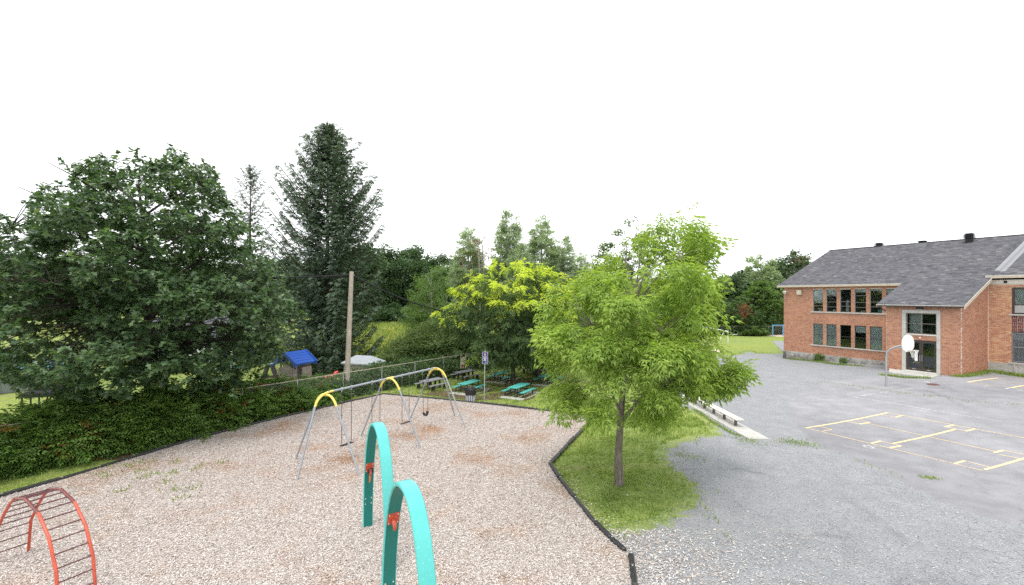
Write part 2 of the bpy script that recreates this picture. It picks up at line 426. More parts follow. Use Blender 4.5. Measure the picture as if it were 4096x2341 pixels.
plain('pool_rim', (.72, .74, .76), .4, .2, .4, .08, 3)
plain('toy_red', (.58, .04, .03), .35, 0, .5, .1, 5)
plain('toy_teal', (.12, .48, .45), .4, 0, .5, .15, 5)
plain('toy_white', (.75, .74, .72), .45, 0, .4, .1, 5)
plain('cushion', (.05, .05, .058), .85, 0, .2, .2, 6)
plain('sky_blue_paint', (.16, .42, .72), .4, 0, .5, .1, 4)
plain('orange_plastic', (.75, .18, .04), .4, 0, .4, .1, 4)
plain('cream_board', (.62, .57, .44), .8, 0, .2, .3, 6, .1, ((.40, .36, .28), .3))
plain('sand', (.62, .52, .42), .95, 0, .1, .2, 3, .4)
plain('paint_dark', (.03, .035, .05), .6, 0, .3, .2, 5)
plain('paint_maroon', (.22, .03, .04), .6, 0, .3, .3, 5)
plain('rust_plate', (.20, .11, .09), .7, .3, .3, .3, 6, .3)
plain('terracotta_leaf', (.34, .12, .045), .8, 0, .2, .3, 6)
bark('bark_oak', (.018, .014, .012), (.06, .05, .043)); bark('bark_ash', (.09, .075, .06), (.27, .235, .20), 7)
bark('bark_pale', (.20, .19, .17), (.55, .53, .49)); bark('bark_dark', (.03, .025, .02), (.11, .09, .075)); bark('bark_red', (.16, .07, .045), (.36, .24, .18))
leafmat('leaf_oak', [(.050, .098, .052), (.080, .145, .070), (.116, .192, .088), (.175, .260, .118)], .34, .42, .5, clump=.55, clscale=.45)
leafmat('leaf_ash', [(.22, .345, .075), (.31, .45, .105), (.44, .57, .16)], .5, .42, .35, (1.2, 1.2, .55), .4, .7)
leafmat('leaf_spruce', [(.075, .122, .088), (.115, .170, .118), (.165, .225, .16)], .2, .6, .2, clump=.6, clscale=.5)
leafmat('leaf_larch', [(.080, .125, .085), (.12, .17, .115), (.17, .22, .15)], .2, .6, .2)
leafmat('leaf_locust', [(.058, .108, .046), (.090, .152, .060), (.135, .205, .078)], .35, .5, .3, clump=.5, clscale=.5, tip='tip', tipcols=[(.50, .70, .06), (.66, .80, .08), (.84, .80, .11)])
leafmat('leaf_hedge', [(.090, .175, .045), (.145, .255, .060), (.215, .335, .085)], .4, .5, .3, clump=.6, clscale=.35, tip='tip', tipcols=[(.16, .07, .02), (.24, .11, .03), (.10, .16, .03)])
leafmat('leaf_shrub', [(.095, .150, .052), (.140, .205, .072), (.195, .260, .10)], .35, .5, .25, clump=.6, clscale=.5)
leafmat('leaf_shrub_dark', [(.052, .105, .038), (.085, .150, .052), (.125, .195, .070)], .3, .5, .3, clump=.6, clscale=.6)
leafmat('leaf_wood', [(.050, .100, .048), (.080, .140, .062), (.115, .180, .080)], .3, .55, .25, clump=.6, clscale=.22)
leafmat('leaf_poplar', [(.26, .34, .23), (.34, .42, .30), (.44, .52, .40)], .45, .45, .4, clump=.4, clscale=.25)
leafmat('leaf_light', [(.105, .185, .055), (.145, .235, .070), (.190, .285, .090)], .35, .5, .25, clump=.5, clscale=.3)
leafmat('leaf_dead', [(.16, .06, .03), (.24, .10, .05), (.30, .14, .07)], .2, .7, .2)
leafmat('grass_blade', [(.165, .255, .065), (.245, .340, .090), (.350, .430, .140)], .4, .55, .2, (1.1, 1.15, .5), .5, .9)
leafmat('meadow_blade', [(.17, .25, .06), (.24, .31, .08), (.40, .38, .10)], .3, .6, .2, clump=.5, clscale=.15)

def chipmat(name, stops, rough=.85):
    m, t, o = nmat(name); rnd = geo(t, 'Random Per Island'); c = ramp(t, rnd, stops)
    n = noise(t, .35, 5, geo(t), .6); rust = ramp(t, n, [(.52, (0, 0, 0)), (.72, (.75, .75, .75))])
    c = mixc(t, rust, c, mixc(t, 1., c, (.98, .80, .66), 'MULTIPLY'))
    pbsdf(t, o, c, rough, 0, .15); return m
chipmat('chip', [(0, (.27, .225, .20)), (.12, (.41, .35, .315)), (.34, (.50, .445, .41)), (.60, (.565, .52, .49)), (.82, (.63, .60, .575)), (1, (.74, .72, .705))])
chipmat('pebble', [(0, (.25, .25, .265)), (.4, (.32, .33, .345)), (.75, (.40, .41, .425)), (1, (.62, .61, .59))])

def m_chipbed():
    m, t, o = nmat('chip_bed'); p = geo(t)
    v = nd(t, 'ShaderNodeTexVoronoi'); v.inputs['Scale'].default_value = 30; v.inputs['Randomness'].default_value = 1
    mpn = nd(t, 'ShaderNodeMapping'); t.links.new(p, mpn.inputs[0]); mpn.inputs['Scale'].default_value = (1, 1, .2)
    nzv = nd(t, 'ShaderNodeTexNoise'); nzv.inputs['Scale'].default_value = 9; t.links.new(mpn.outputs[0], nzv.inputs['Vector'])
    va = nd(t, 'ShaderNodeVectorMath', operation='MULTIPLY_ADD'); t.links.new(nzv.outputs['Color'], va.inputs[0]); va.inputs[1].default_value = (.22, .22, 0); t.links.new(mpn.outputs[0], va.inputs[2])
    t.links.new(va.outputs[0], v.inputs['Vector'])
    sep = nd(t, 'ShaderNodeSeparateColor'); t.links.new(v.outputs['Color'], sep.inputs[0])
    c = ramp(t, sep.outputs[0], [(0, (.20, .165, .145)), (.25, (.41, .35, .315)), (.6, (.54, .485, .45)), (1, (.70, .66, .63))])
    gap = ramp(t, v.outputs['Distance'], [(.25, (1, 1, 1)), (.6, (.5, .45, .42))]); c = mixc(t, .8, c, mixc(t, 1., c, gap, 'MULTIPLY'))
    n = noise(t, .35, 5, p, .6); rust = ramp(t, n, [(.50, (0, 0, 0)), (.72, (.8, .8, .8))])
    dip = nd(t, 'ShaderNodeAttribute', attribute_name='dip').outputs['Fac']
    c = mixc(t, mth(t, 'ADD', rust, dip, True), c, mixc(t, 1., c, (.82, .56, .38), 'MULTIPLY'))
    pbsdf(t, o, c, .95, 0, .1, v.outputs['Distance'], -.9, .03)
m_chipbed()
def lawn_col(t, p):
    n2 = noise(t, 1.4, 6, p, .65); n3 = noise(t, 28, 3, p, .7); n1 = noise(t, .12, 5, p, .6)
    c = ramp(t, n2, [(.25, (.165, .235, .070)), (.5, (.225, .300, .095)), (.75, (.300, .360, .140))])
    c = mixc(t, 1., c, ramp(t, n3, [(.3, (.62, .66, .6)), (.7, (1.3, 1.25, 1.2))]), 'MULTIPLY')
    c = mixc(t, 1., c, ramp(t, noise(t, 7, 4, p, .65), [(.3, (.72, .76, .7)), (.7, (1.25, 1.2, 1.15))]), 'MULTIPLY')
    c = mixc(t, ramp(t, n1, [(.40, (0, 0, 0)), (.66, (.8, .8, .8))]), c, mixc(t, 1., c, (1.28, 1.12, .9), 'MULTIPLY'))
    return c, n3
def m_yard():
    m, t, o = nmat('yard'); p = geo(t); gat = nd(t, 'ShaderNodeAttribute', attribute_name='gravel').outputs['Fac']
    nb = noise(t, .9, 6, p, .65); gm = ramp(t, mth(t, 'ADD', gat, mth(t, 'MULTIPLY', mth(t, 'SUBTRACT', nb, .5), .9)), [(.42, (0, 0, 0)), (.58, (1, 1, 1))])
    # worn asphalt: fine light aggregate in grey binder, patchy
    f1 = noise(t, 60, 3, p, .7); f2 = noise(t, 1.1, 7, p, .62); f3 = noise(t, .16, 4, p)
    asp = ramp(t, f1, [(.30, (.20, .20, .211)), (.52, (.275, .275, .290)), (.70, (.365, .365, .378))])
    asp = mixc(t, 1., asp, ramp(t, f2, [(.28, (.82, .81, .81)), (.72, (1.12, 1.12, 1.13))]), 'MULTIPLY')
    asp = mixc(t, 1., asp, ramp(t, f3, [(.3, (.84, .84, .85)), (.7, (1.12, 1.12, 1.11))]), 'MULTIPLY')
    v = nd(t, 'ShaderNodeTexVoronoi'); v.inputs['Scale'].default_value = 48; t.links.new(p, v.inputs['Vector'])
    sep = nd(t, 'ShaderNodeSeparateColor'); t.links.new(v.outputs['Color'], sep.inputs[0])
    gr = ramp(t, sep.outputs[0], [(0, (.245, .252, .265)), (.35, (.285, .295, .31)), (.75, (.33, .34, .357)), (.95, (.39, .39, .40)), (1, (.58, .565, .54))])
    gr = mixc(t, .7, gr, mixc(t, 1., gr, ramp(t, v.outputs['Distance'], [(.2, (1.08, 1.08, 1.08)), (.6, (.72, .72, .72))]), 'MULTIPLY'))
    gr = mixc(t, 1., gr, ramp(t, f2, [(.25, (.84, .85, .87)), (.7, (1.08, 1.075, 1.07))]), 'MULTIPLY')
    # skid arcs left in the loose gravel
    sepp = nd(t, 'ShaderNodeSeparateXYZ'); t.links.new(p, sepp.inputs[0]); arc = None
    for (cx_, cy_, rad, wd) in ((8.6, 11.3, 1.35, .17), (8.9, 11.0, 2.05, .14), (12.0, 11.2, 1.5, .12), (8.0, 14.6, 3.4, .16), (12.8, 13.6, 3.0, .12), (10.2, 8.2, 2.6, .15)):
        dx = mth(t, 'SUBTRACT', sepp.outputs[0], cx_); dy = mth(t, 'SUBTRACT', sepp.outputs[1], cy_)
        d = mth(t, 'SQRT', mth(t, 'ADD', mth(t, 'MULTIPLY', dx, dx), mth(t, 'MULTIPLY', mth(t, 'MULTIPLY', dy, dy), .8)))
        d = mth(t, 'ADD', d, mth(t, 'MULTIPLY', mth(t, 'SUBTRACT', nb, .5), 1.0))
        k = mth(t, 'SUBTRACT', 1., mth(t, 'DIVIDE', mth(t, 'ABSOLUTE', mth(t, 'SUBTRACT', d, rad)), wd), True)
        arc = k if arc is None else mth(t, 'MAXIMUM', arc, k)
    arc = mth(t, 'MULTIPLY', arc, ramp(t, noise(t, .7, 3, p), [(.42, (0, 0, 0)), (.62, (.6, .6, .6))]))
    gr = mixc(t, arc, gr, mixc(t, 1., gr, (.62, .63, .66), 'MULTIPLY'))
    c = mixc(t, gm, asp, gr)
    # cracks in the asphalt
    vc = nd(t, 'ShaderNodeTexVoronoi', feature='DISTANCE_TO_EDGE'); vc.inputs['Scale'].default_value = .22
    nv = nd(t, 'ShaderNodeTexNoise'); nv.inputs['Scale'].default_value = 1.2; nv.inputs['Detail'].default_value = 5; t.links.new(p, nv.inputs['Vector'])
    va = nd(t, 'ShaderNodeVectorMath', operation='MULTIPLY_ADD'); t.links.new(nv.outputs['Color'], va.inputs[0]); va.inputs[1].default_value = (1.4, 1.4, 0); t.links.new(p, va.inputs[2]); t.links.new(va.outputs[0], vc.inputs['Vector'])
    ck = mth(t, 'MULTIPLY', ramp(t, vc.outputs['Distance'], [(.0, (.4, .4, .4)), (.0045, (0, 0, 0))]), mth(t, 'SUBTRACT', 1., gm))
    c = mixc(t, ck, c, (.085, .08, .075))
    ver = nd(t, 'ShaderNodeAttribute', attribute_name='verge').outputs['Fac']; lc, _ = lawn_col(t, p)
    vm = ramp(t, mth(t, 'ADD', ver, mth(t, 'MULTIPLY', mth(t, 'SUBTRACT', noise(t, 2.2, 8, p, .72), .5), 1.5)), [(.56, (0, 0, 0)), (.74, (.92, .92, .92))])
    c = mixc(t, vm, c, lc)
    hgt = mth(t, 'ADD', mth(t, 'MULTIPLY', mth(t, 'MULTIPLY', v.outputs['Distance'], -1.), gm), mth(t, 'MULTIPLY', f1, .5))
    pbsdf(t, o, c, .92, 0, .15, hgt, .55, .02)
m_yard()
def m_lawn():
    m, t, o = nmat('lawn'); p = geo(t); c, n3 = lawn_col(t, p)
    mpn = nd(t, 'ShaderNodeMapping'); t.links.new(p, mpn.inputs[0]); mpn.inputs['Scale'].default_value = (.10, .42, 1); n4 = noise(t, 1, 4, mpn.outputs[0], .55)
    n6 = noise(t, 1.1, 7, p, .7); c = mixc(t, ramp(t, n6, [(.62, (0, 0, 0)), (.72, (.7, .7, .7))]), c, (.33, .30, .25))
    c = mixc(t, ramp(t, n4, [(.60, (0, 0, 0)), (.72, (.55, .55, .55))]), c, (.30, .25, .16))
    pbsdf(t, o, c, .9, 0, .1, n3, .8, .05)
m_lawn()
def m_dirt():
    m, t, o = nmat('dirt'); p = geo(t); n2 = noise(t, 2.2, 6, p, .65); n3 = noise(t, 34, 3, p, .7)
    c = ramp(t, n2, [(.3, (.075, .05, .036)), (.55, (.15, .105, .075)), (.75, (.25, .19, .135))])
    c = mixc(t, 1., c, ramp(t, n3, [(.3, (.55, .55, .55)), (.7, (1.4, 1.35, 1.3))]), 'MULTIPLY')
    pbsdf(t, o, c, .95, 0, .1, n3, .8, .04)
m_dirt()
def m_brick(name, stops, eff=.0):
    m, t, o = nmat(name); rnd = geo(t, 'Random Per Island'); p = geo(t)
    c = ramp(t, rnd, stops); n = noise(t, 30, 4, p, .6); c = mixc(t, 1., c, ramp(t, n, [(.3, (.82, .8, .8)), (.7, (1.12, 1.12, 1.12))]), 'MULTIPLY')
    n2 = noise(t, .5, 4, p); c = mixc(t, 1., c, ramp(t, n2, [(.3, (.88, .88, .88)), (.7, (1.08, 1.06, 1.04))]), 'MULTIPLY')
    if eff:
        n5 = noise(t, .8, 4, p); c = mixc(t, ramp(t, mth(t, 'ADD', n5, mth(t, 'MULTIPLY', rnd, .08)), [(.66, (0, 0, 0)), (.74, (eff, eff, eff))]), c, (.72, .66, .62))
    pbsdf(t, o, c, .88, 0, .2, n, .3, .004)
m_brick('brick_red', [(0, (.34, .135, .080)), (.3, (.43, .185, .105)), (.6, (.48, .222, .122)), (.85, (.52, .26, .14)), (1, (.41, .16, .105))])
m_brick('brick_pale', [(0, (.43, .18, .11)), (.25, (.49, .225, .13)), (.55, (.55, .285, .155)), (.8, (.59, .34, .185)), (1, (.64, .42, .23))], .4)
m_brick('brick_dark', [(0, (.12, .03, .03)), (.5, (.17, .045, .04)), (1, (.22, .06, .05))])
plain('mortar', (.66, .57, .51), .95, 0, .1, .12, 4)
plain('mortar_white', (.70, .66, .60), .95, 0, .1, .1, 4)
def m_shingle():
    m, t, o = nmat('shingle'); rnd = geo(t, 'Random Per Island'); p = geo(t)
    c = ramp(t, rnd, [(0, (.070, .070, .080)), (.3, (.096, .096, .108)), (.7, (.118, .118, .132)), (.97, (.142, .140, .150)), (1, (.22, .215, .22))])
    n = noise(t, .55, 5, p, .6); c = mixc(t, 1., c, ramp(t, n, [(.3, (.93, .925, .94)), (.7, (1.06, 1.055, 1.06))]), 'MULTIPLY')
    n2 = noise(t, 45, 3, p, .7); c = mixc(t, 1., c, ramp(t, n2, [(.3, (.8, .8, .8)), (.7, (1.2, 1.2, 1.2))]), 'MULTIPLY')
    pbsdf(t, o, c, .8, 0, .3, n2, .35, .006)
m_shingle()
def m_found():
    m, t, o = nmat('foundation'); p = objc(t); n = noise(t, 1.3, 6, p, .65); n2 = noise(t, 6, 5, p, .6)
    sep = nd(t, 'ShaderNodeSeparateXYZ'); t.links.new(p, sep.inputs[0])
    c = ramp(t, n2, [(.3, (.36, .35, .33)), (.7, (.50, .49, .46))])
    stain = ramp(t, mth(t, 'SUBTRACT', n, mth(t, 'MULTIPLY', sep.outputs[2], .28)), [(.22, (0, 0, 0)), (.42, (.85, .85, .85))])
    c = mixc(t, stain, c, mixc(t, ramp(t, n2, [(.55, (0, 0, 0)), (.62, (1, 1, 1))]), (.16, .155, .15), (.46, .39, .31)))
    pbsdf(t, o, c, .92, 0, .15, n2, .4, .02)
m_found()
def m_glass():
    m, t, o = nmat('glass')
    g = nd(t, 'ShaderNodeBsdfGlossy'); g.inputs['Roughness'].default_value = .03; g.inputs[0].default_value = (.85, .9, .9, 1)
    tr = nd(t, 'ShaderNodeBsdfTransparent'); tr.inputs[0].default_value = (.88, .91, .91, 1)
    fr = nd(t, 'ShaderNodeFresnel'); fr.inputs[0].default_value = 1.5; ms = nd(t, 'ShaderNodeMixShader')
    t.links.new(mth(t, 'MULTIPLY', fr.outputs[0], 1.6, True), ms.inputs[0]); t.links.new(tr.outputs[0], ms.inputs[1]); t.links.new(g.outputs[0], ms.inputs[2]); t.links.new(ms.outputs[0], o.inputs[0])
m_glass()
def m_water():
    m, t, o = nmat('pool_water'); n = noise(t, 4, 3, geo(t)); pbsdf(t, o, (.18, .50, .68), .05, 0, .5, n, .15, .03)
m_water()
def m_paint(name, col, thr):
    """worn line paint: flaked through to the asphalt by its own pattern"""
    m, t, o = nmat(name); p = geo(t); n = noise(t, 14, 5, p, .7); n2 = noise(t, .6, 3, p)
    c = mixc(t, ramp(t, mth(t, 'ADD', n, mth(t, 'MULTIPLY', mth(t, 'SUBTRACT', n2, .5), .35)), [(thr, (0, 0, 0)), (thr + .12, (1, 1, 1))]), col, (.27, .265, .265))
    pbsdf(t, o, c, .8, 0, .2)
m_paint('line_yellow', (.80, .60, .32), .54); m_paint('line_white', (.66, .66, .66), .48); m_paint('line_faint', (.48, .38, .31), .44)

# ------------------------------------------------------------------ the ground
def inpoly(px, py, poly):
    poly = np.asarray(poly); x0, y0 = poly[:, 0], poly[:, 1]; x1, y1 = np.roll(x0, -1), np.roll(y0, -1)
    r = np.zeros(len(px), bool)
    for a, b, c, d in zip(x0, y0, x1, y1):
        if b == d: continue
        r ^= ((b > py) != (d > py)) & (px < (c - a) * (py - b) / (d - b) + a)
    return r
def pdist(px, py, pts, closed=False):
    """distance to a polyline"""
    pts = np.asarray(pts); best = np.full(len(px), 1e9); n = len(pts)
    for i in range(n if closed else n - 1):
        a, b = pts[i], pts[(i + 1) % n]; d = b - a; L2 = max(d @ d, 1e-9)
        t = np.clip(((px - a[0]) * d[0] + (py - a[1]) * d[1]) / L2, 0, 1)
        best = np.minimum(best, np.hypot(px - a[0] - t * d[0], py - a[1] - t * d[1]))
    return best
def rough_line(pts, step=.35, amp=.12, closed=False):
    out = []; pts = [A(p, float) for p in pts]; n = len(pts)
    for i in range(n if closed else n - 1):
        a, b = pts[i], pts[(i + 1) % n]; k = max(1, int(np.linalg.norm(b - a) / step))
        nrm = A((-(b - a)[1], (b - a)[0])) / max(np.linalg.norm(b - a), 1e-6)
        for j in range(k): out.append(a + (b - a) * j / k + (nrm * rng.normal(0, amp) if j else 0))
    if not closed: out.append(pts[-1])
    return A(out)
def sheet(name, poly, zoff, mat, step=.8, attrs=None, flat=False):
    poly = np.asarray(poly); lo, hi = poly.min(0), poly.max(0)
    gx, gy = np.meshgrid(np.arange(lo[0], hi[0], step), np.arange(lo[1], hi[1], step)); gx = gx.ravel() + rng.uniform(-.1, .1, gx.size) * step; gy = gy.ravel() + rng.uniform(-.1, .1, gy.size) * step
    ok = inpoly(gx, gy, poly); ok[ok] &= pdist(gx[ok], gy[ok], poly, True) > step * .35
    pts = [Vector(p) for p in poly] + [Vector(p) for p in zip(gx[ok], gy[ok])]; n = len(poly)
    v, e, f, *_ = delaunay_2d_cdt(pts, [(i, (i + 1) % n) for i in range(n)], [], 1, 1e-4)
    va = A([tuple(q) for q in v]); z = (0 if flat else gh(va[:, 0], va[:, 1])) + zoff
    V = np.column_stack([va, np.broadcast_to(z, len(va))]); fa = A([tuple(q) for q in f])
    # wind upwards
    a, b, c = V[fa[:, 0]], V[fa[:, 1]], V[fa[:, 2]]; dn = np.cross(b - a, c - a)[:, 2] < 0; fa[dn] = fa[dn][:, ::-1]
    return link(name, mesh_np(name, V, [fa], True, {k: fn(va[:, 0], va[:, 1]) for k, fn in (attrs or {}).items()}), mat)
def xy(p): return (p.x, p.y)

gx = np.unique(np.concatenate([np.linspace(-900, -60, 12), np.arange(-60, 70, 1.), np.linspace(70, 900, 12)]))
gy = np.unique(np.concatenate([np.linspace(-120, -10, 5), np.arange(-10, 110, 1.), np.linspace(110, 1500, 14)]))
X, Y = np.meshgrid(gx, gy); Z = gh(X, Y) - .03
idx = np.arange(X.size).reshape(X.shape)
q = np.stack([idx[:-1, :-1], idx[:-1, 1:], idx[1:, 1:], idx[1:, :-1]], -1).reshape(-1, 4)
struct(link('lawn', mesh_np('lawn', np.column_stack([X.ravel(), Y.ravel(), Z.ravel()]), [q], True), 'lawn'))

# wood chip bed: outline in photograph pixels (2548 px wide frame)
BL = [GD(*p) for p in ((-160, 1310), (0, 1241), (150, 1197), (330, 1143), (480, 1098), (680, 1046), (850, 1006), (955, 983))]
BB = [GD(*p) for p in ((955, 983), (1100, 996), (1240, 1011), (1375, 1026), (1482, 1039))]
BR = [GD(*p) for p in ((1482, 1039), (1430, 1092), (1368, 1158), (1392, 1194), (1430, 1243), (1480, 1305), (1520, 1347), (1556, 1378))]
BR2 = [GD(*p) for p in ((1570, 1388), (1574, 1420), (1580, 1470), (1586, 1540), (1594, 1640))]
chip_poly = [xy(p) for p in BL + BB[1:] + BR[1:] + BR2] + [(2.2, 2), (-24, 2), (-24, 9)]
SWA, SWB = A((-7.54, 18.45)), A((-4.10, 24.85)); SWD = (SWB - SWA) / np.linalg.norm(SWB - SWA)
dips = [SWA + SWD * k for k in (1.05, 2.75, 4.75, 6.3)]
def dipf(x, y):
    r_ = np.zeros(len(x))
    for d in dips:
        dx, dy = x - d[0] + .0, y - d[1]; a = dx * SWD[0] + dy * SWD[1]; b = -dx * SWD[1] + dy * SWD[0]
        r_ = np.maximum(r_, np.exp(-((a / .7) ** 2 + (b / 1.3) ** 2)))
    return r_
bed = sheet('wood_chip_bed', chip_poly, .035, 'chip_bed', .5, {'dip': lambda x, y: .9 * np.clip(dipf(x, y) * 1.3 - .35, 0, 1)}, True)
co = np.empty(len(bed.data.vertices) * 3, np.float32); bed.data.vertices.foreach_get('co', co); co = co.reshape(-1, 3)
co[:, 2] += .018 * np.sin(co[:, 0] * 1.7 + co[:, 1] * .6) * np.cos(co[:, 1] * 1.3) - .07 * dipf(co[:, 0], co[:, 1]) + .02
bed.data.vertices.foreach_set('co', co.ravel()); bed.data.update(); struct(bed)
def bedz(x, y): return .055 + .018 * np.sin(x * 1.7 + y * .6) * np.cos(y * 1.3) - .07 * dipf(x, y)

# gravel and asphalt yard
edge_px = [(3134, 1412), (3065, 1413), (3025, 1413), (3027, 1404), (2979, 1403), (2958, 1411), (2940, 1418), (2835, 1428), (2754, 1443), (2690, 1447), (2640, 1470), (2612, 1530),
           (2640, 1600), (2690, 1625), (2760, 1650), (2800, 1680), (2830, 1712), (2845, 1735), (2780, 1738), (2700, 1756), (2640, 1778), (2612, 1810), (2630, 1866), (2690, 1905), (2738, 1945),
           (2735, 1985), (2680, 2030), (2600, 2070), (2520, 2098), (2450, 2100), (2385, 2098)]
edge = rough_line([xy(G(*p)) for p in edge_px], .28, .08)
yard_poly = np.concatenate([edge, A([xy(p) for p in BR[6:]] + [xy(p) for p in BR2] + [(2.6, 2), (2.6, -8), (75, -8), (75, 60), (40, 70), (31, 51)])])
asph = A([xy(G(*p)) for p in ((3270, 1788), (3364, 1813), (3565, 1907), (3784, 2014), (4096, 2120), (4700, 2230), (5200, 1500), (3850, 1510), (3560, 1500), (3330, 1530), (3150, 1590), (3180, 1700))])
def gravf(x, y):
    d = pdist(x, y, asph, True); return np.clip(.5 + np.where(inpoly(x, y, asph), -d, d) * .8, 0, 1)
struct(sheet('school_yard', yard_poly, .0, 'yard', .45, {'gravel': gravf, 'verge': lambda x, y: np.clip(1.05 - pdist(x, y, edge) / 1.3, 0, 1.05)}))
ya = bpy.data.objects['school_yard'].data; co = np.empty(len(ya.vertices) * 3, np.float32); ya.vertices.foreach_get('co', co); co = co.reshape(-1, 3)
co[:, 2] -= .027 * np.exp(-(pdist(co[:, 0], co[:, 1], edge) / .35) ** 2); ya.vertices.foreach_set('co', co.ravel()); ya.update()
# bare soccer-field patch, far play sand
struct(sheet('sand_pit', rough_line([xy(G(*p)) for p in ((2770, 1403), (2800, 1396), (2890, 1399), (2885, 1408), (2800, 1416), (2765, 1418))], .4, .08, True), -.012, 'sand', .9))
struct(sheet('play_sand', rough_line([xy(G(*p)) for p in ((3060, 1337), (3240, 1337), (3240, 1348), (3110, 1347), (3070, 1342))], .6, .12, True), -.012, 'sand', 1.2))
field = [xy(G(*p)) for p in ((900, 1400), (1200, 1372), (1400, 1345), (1440, 1296), (1700, 1292), (1900, 1300), (1850, 1350), (1640, 1400), (1500, 1425), (1300, 1440), (1000, 1450))]
m_, t_, o_ = nmat('meadow'); p_ = geo(t_); n1_ = noise(t_, .35, 6, p_, .65); n2_ = noise(t_, 6, 4, p_, .7)
c_ = ramp(t_, n1_, [(.3, (.19, .27, .07)), (.55, (.26, .33, .09)), (.72, (.38, .38, .10))]); c_ = mixc(t_, 1., c_, ramp(t_, n2_, [(.3, (.7, .7, .7)), (.7, (1.25, 1.25, 1.2))]), 'MULTIPLY')
pbsdf(t_, o_, c_, .95, 0, .1, n2_, .8, .1)
struct(sheet('meadow', rough_line(field, 1.5, .3, True), -.01, 'meadow', 3))

# ------------------------------------------------------------------ loose ground cover
def strewn(name, n_try, weight, zf, mat, ln, wd, tilt, label, cat, seed, box):
    r = np.random.default_rng(seed); x = r.uniform(box[0], box[1], n_try); y = r.uniform(box[2], box[3], n_try)
    k = r.random(n_try) < weight(x, y); x, y = x[k], y[k]; n = len(x); z = zf(x, y)
    th = r.uniform(0, 6.28, n); d = np.column_stack([np.cos(th), np.sin(th), r.normal(0, tilt, n)]); nor = np.column_stack([r.normal(0, tilt, n), r.normal(0, tilt, n), np.ones(n)])
    tm = (A([(-.5, 0, 0), (-.2, .5 * wd, .08), (.5, .12 * wd, .02), (.25, -.5 * wd, .1)]), [A([(0, 2, 1), (0, 3, 2)])])
    V, Fs = place(tm, np.column_stack([x, y, z + .012]), d, nor, ln * r.uniform(.55, 1.3, n))
    o = link(name, mesh_np(name, V, Fs), mat); o['kind'] = 'stuff'; o['label'] = label; return o
cp = A(chip_poly)
def inview(x, y, m=1.05): return (np.abs(x) < y * 1.1253 * m + .5) & (y > 9)
strewn('wood_chips', 470000, lambda x, y: inview(x, y) & inpoly(x, y, cp) & (np.random.default_rng(1).random(len(x)) < np.clip((13. / np.maximum(y, 5)) ** 1.7, .12, 1)),
       bedz, 'chip', .056, .40, .24, 'pale wood chips strewn over the playground bed', 'chips', 3, (-19, 7, 9.5, 33))
def spill(x, y):
    d = pdist(x, y, A([xy(p) for p in BR[3:] + BR2])); return inview(x, y) & ~inpoly(x, y, cp) & (np.random.default_rng(2).random(len(x)) < np.where(y < 13.6, .9 * np.exp(-d / 1.5), .25 * np.exp(-d / .35)))
strewn('spilled_chips', 90000, spill, lambda x, y: gh(x, y) + .004, 'chip', .085, .34, .2, 'pale wood chips spilled past the black border', 'chips', 4, (-2, 9, 8.5, 20))
def pebw(x, y):
    return inview(x, y) & inpoly(x, y, yard_poly) & (np.random.default_rng(3).random(len(x)) < gravf(x, y) * np.clip((12. / np.maximum(y, 5)) ** 2, .03, 1) + .01)
strewn('loose_gravel', 170000, pebw, lambda x, y: gh(x, y) + .002, 'pebble', .04, .7, .22, 'loose pale pebbles over the grey yard', 'gravel', 5, (1, 34, 8.5, 45))

def blades(name, P, hgt, mat, seed, wd=.14, lean=.5, label=None):
    r = np.random.default_rng(seed); n = len(P); th = r.uniform(0, 6.28, n); le = r.uniform(.1, lean, n)
    d = np.column_stack([np.cos(th) * le, np.sin(th) * le, np.ones(n)]); nor = np.column_stack([np.cos(th + r.uniform(-1, 1, n)), np.sin(th + r.uniform(-1, 1, n)), np.zeros(n)])
    tm = (A([(0, -wd / 2, 0), (0, wd / 2, 0), (.6, wd * .4, .06), (1, 0, .25), (.6, -wd * .4, .06)]), [A([(0, 1, 2), (0, 2, 4), (4, 2, 3)])])
    V, Fs = place(tm, P, d, nor, hgt * r.uniform(.5, 1.3, n)); o = link(name, mesh_np(name, V, Fs), mat); o['kind'] = 'stuff'
    if label: o['label'] = label
    return o
def scatter(n, box, keep, seed):
    r = np.random.default_rng(seed); x = r.uniform(box[0], box[1], n); y = r.uniform(box[2], box[3], n); k = keep(x, y, r); x, y = x[k], y[k]
    return np.column_stack([x, y, gh(x, y) - .03])
def noi(x, y, s): return .5 + .25 * (np.sin(x * s + 1.3 * np.sin(y * s * .7)) + np.sin(y * s * 1.3 + 2 + 1.1 * np.sin(x * s * .8)))
def lawnk(x, y, r): return ~inpoly(x, y, cp) & ~inpoly(x, y, yard_poly) & inview(x, y) & (r.random(len(x)) < .15 + .9 * noi(x, y, 1.9) * noi(x, y, 4.3))
blades('grass', scatter(60000, (.5, 12, 12, 27), lawnk, 11), .12, 'grass_blade', 1, .26, label='short green grass round the leafy tree')
blades('picnic_grass', scatter(60000, (-9, 14, 24, 48), lawnk, 12), .17, 'grass_blade', 2, .22, label='mown grass round the picnic tables')
def fringe(x, y, r):
    d = pdist(x, y, edge); return inpoly(x, y, yard_poly) & inview(x, y) & (r.random(len(x)) < (.9 * np.exp(-d / .55)) * (noi(x, y, 2.3) * noi(x, y, 5.1) > .16 + .12 * d))
Pf = scatter(260000, (1, 34, 11, 62), fringe, 13); Pf[:, 2] += .03
blades('fringe_grass', Pf, .11, 'grass_blade', 3, .26, label='thin grass creeping into the gravel edge')
hedge_front = [GD(*p) for p in ((-180, 1255), (0, 1197), (170, 1160), (330, 1128), (500, 1087), (640, 1052), (760, 1024), (850, 998), (905, 985))]
strip_poly = A([xy(p) for p in BL] + [xy(p) for p in reversed(hedge_front)])
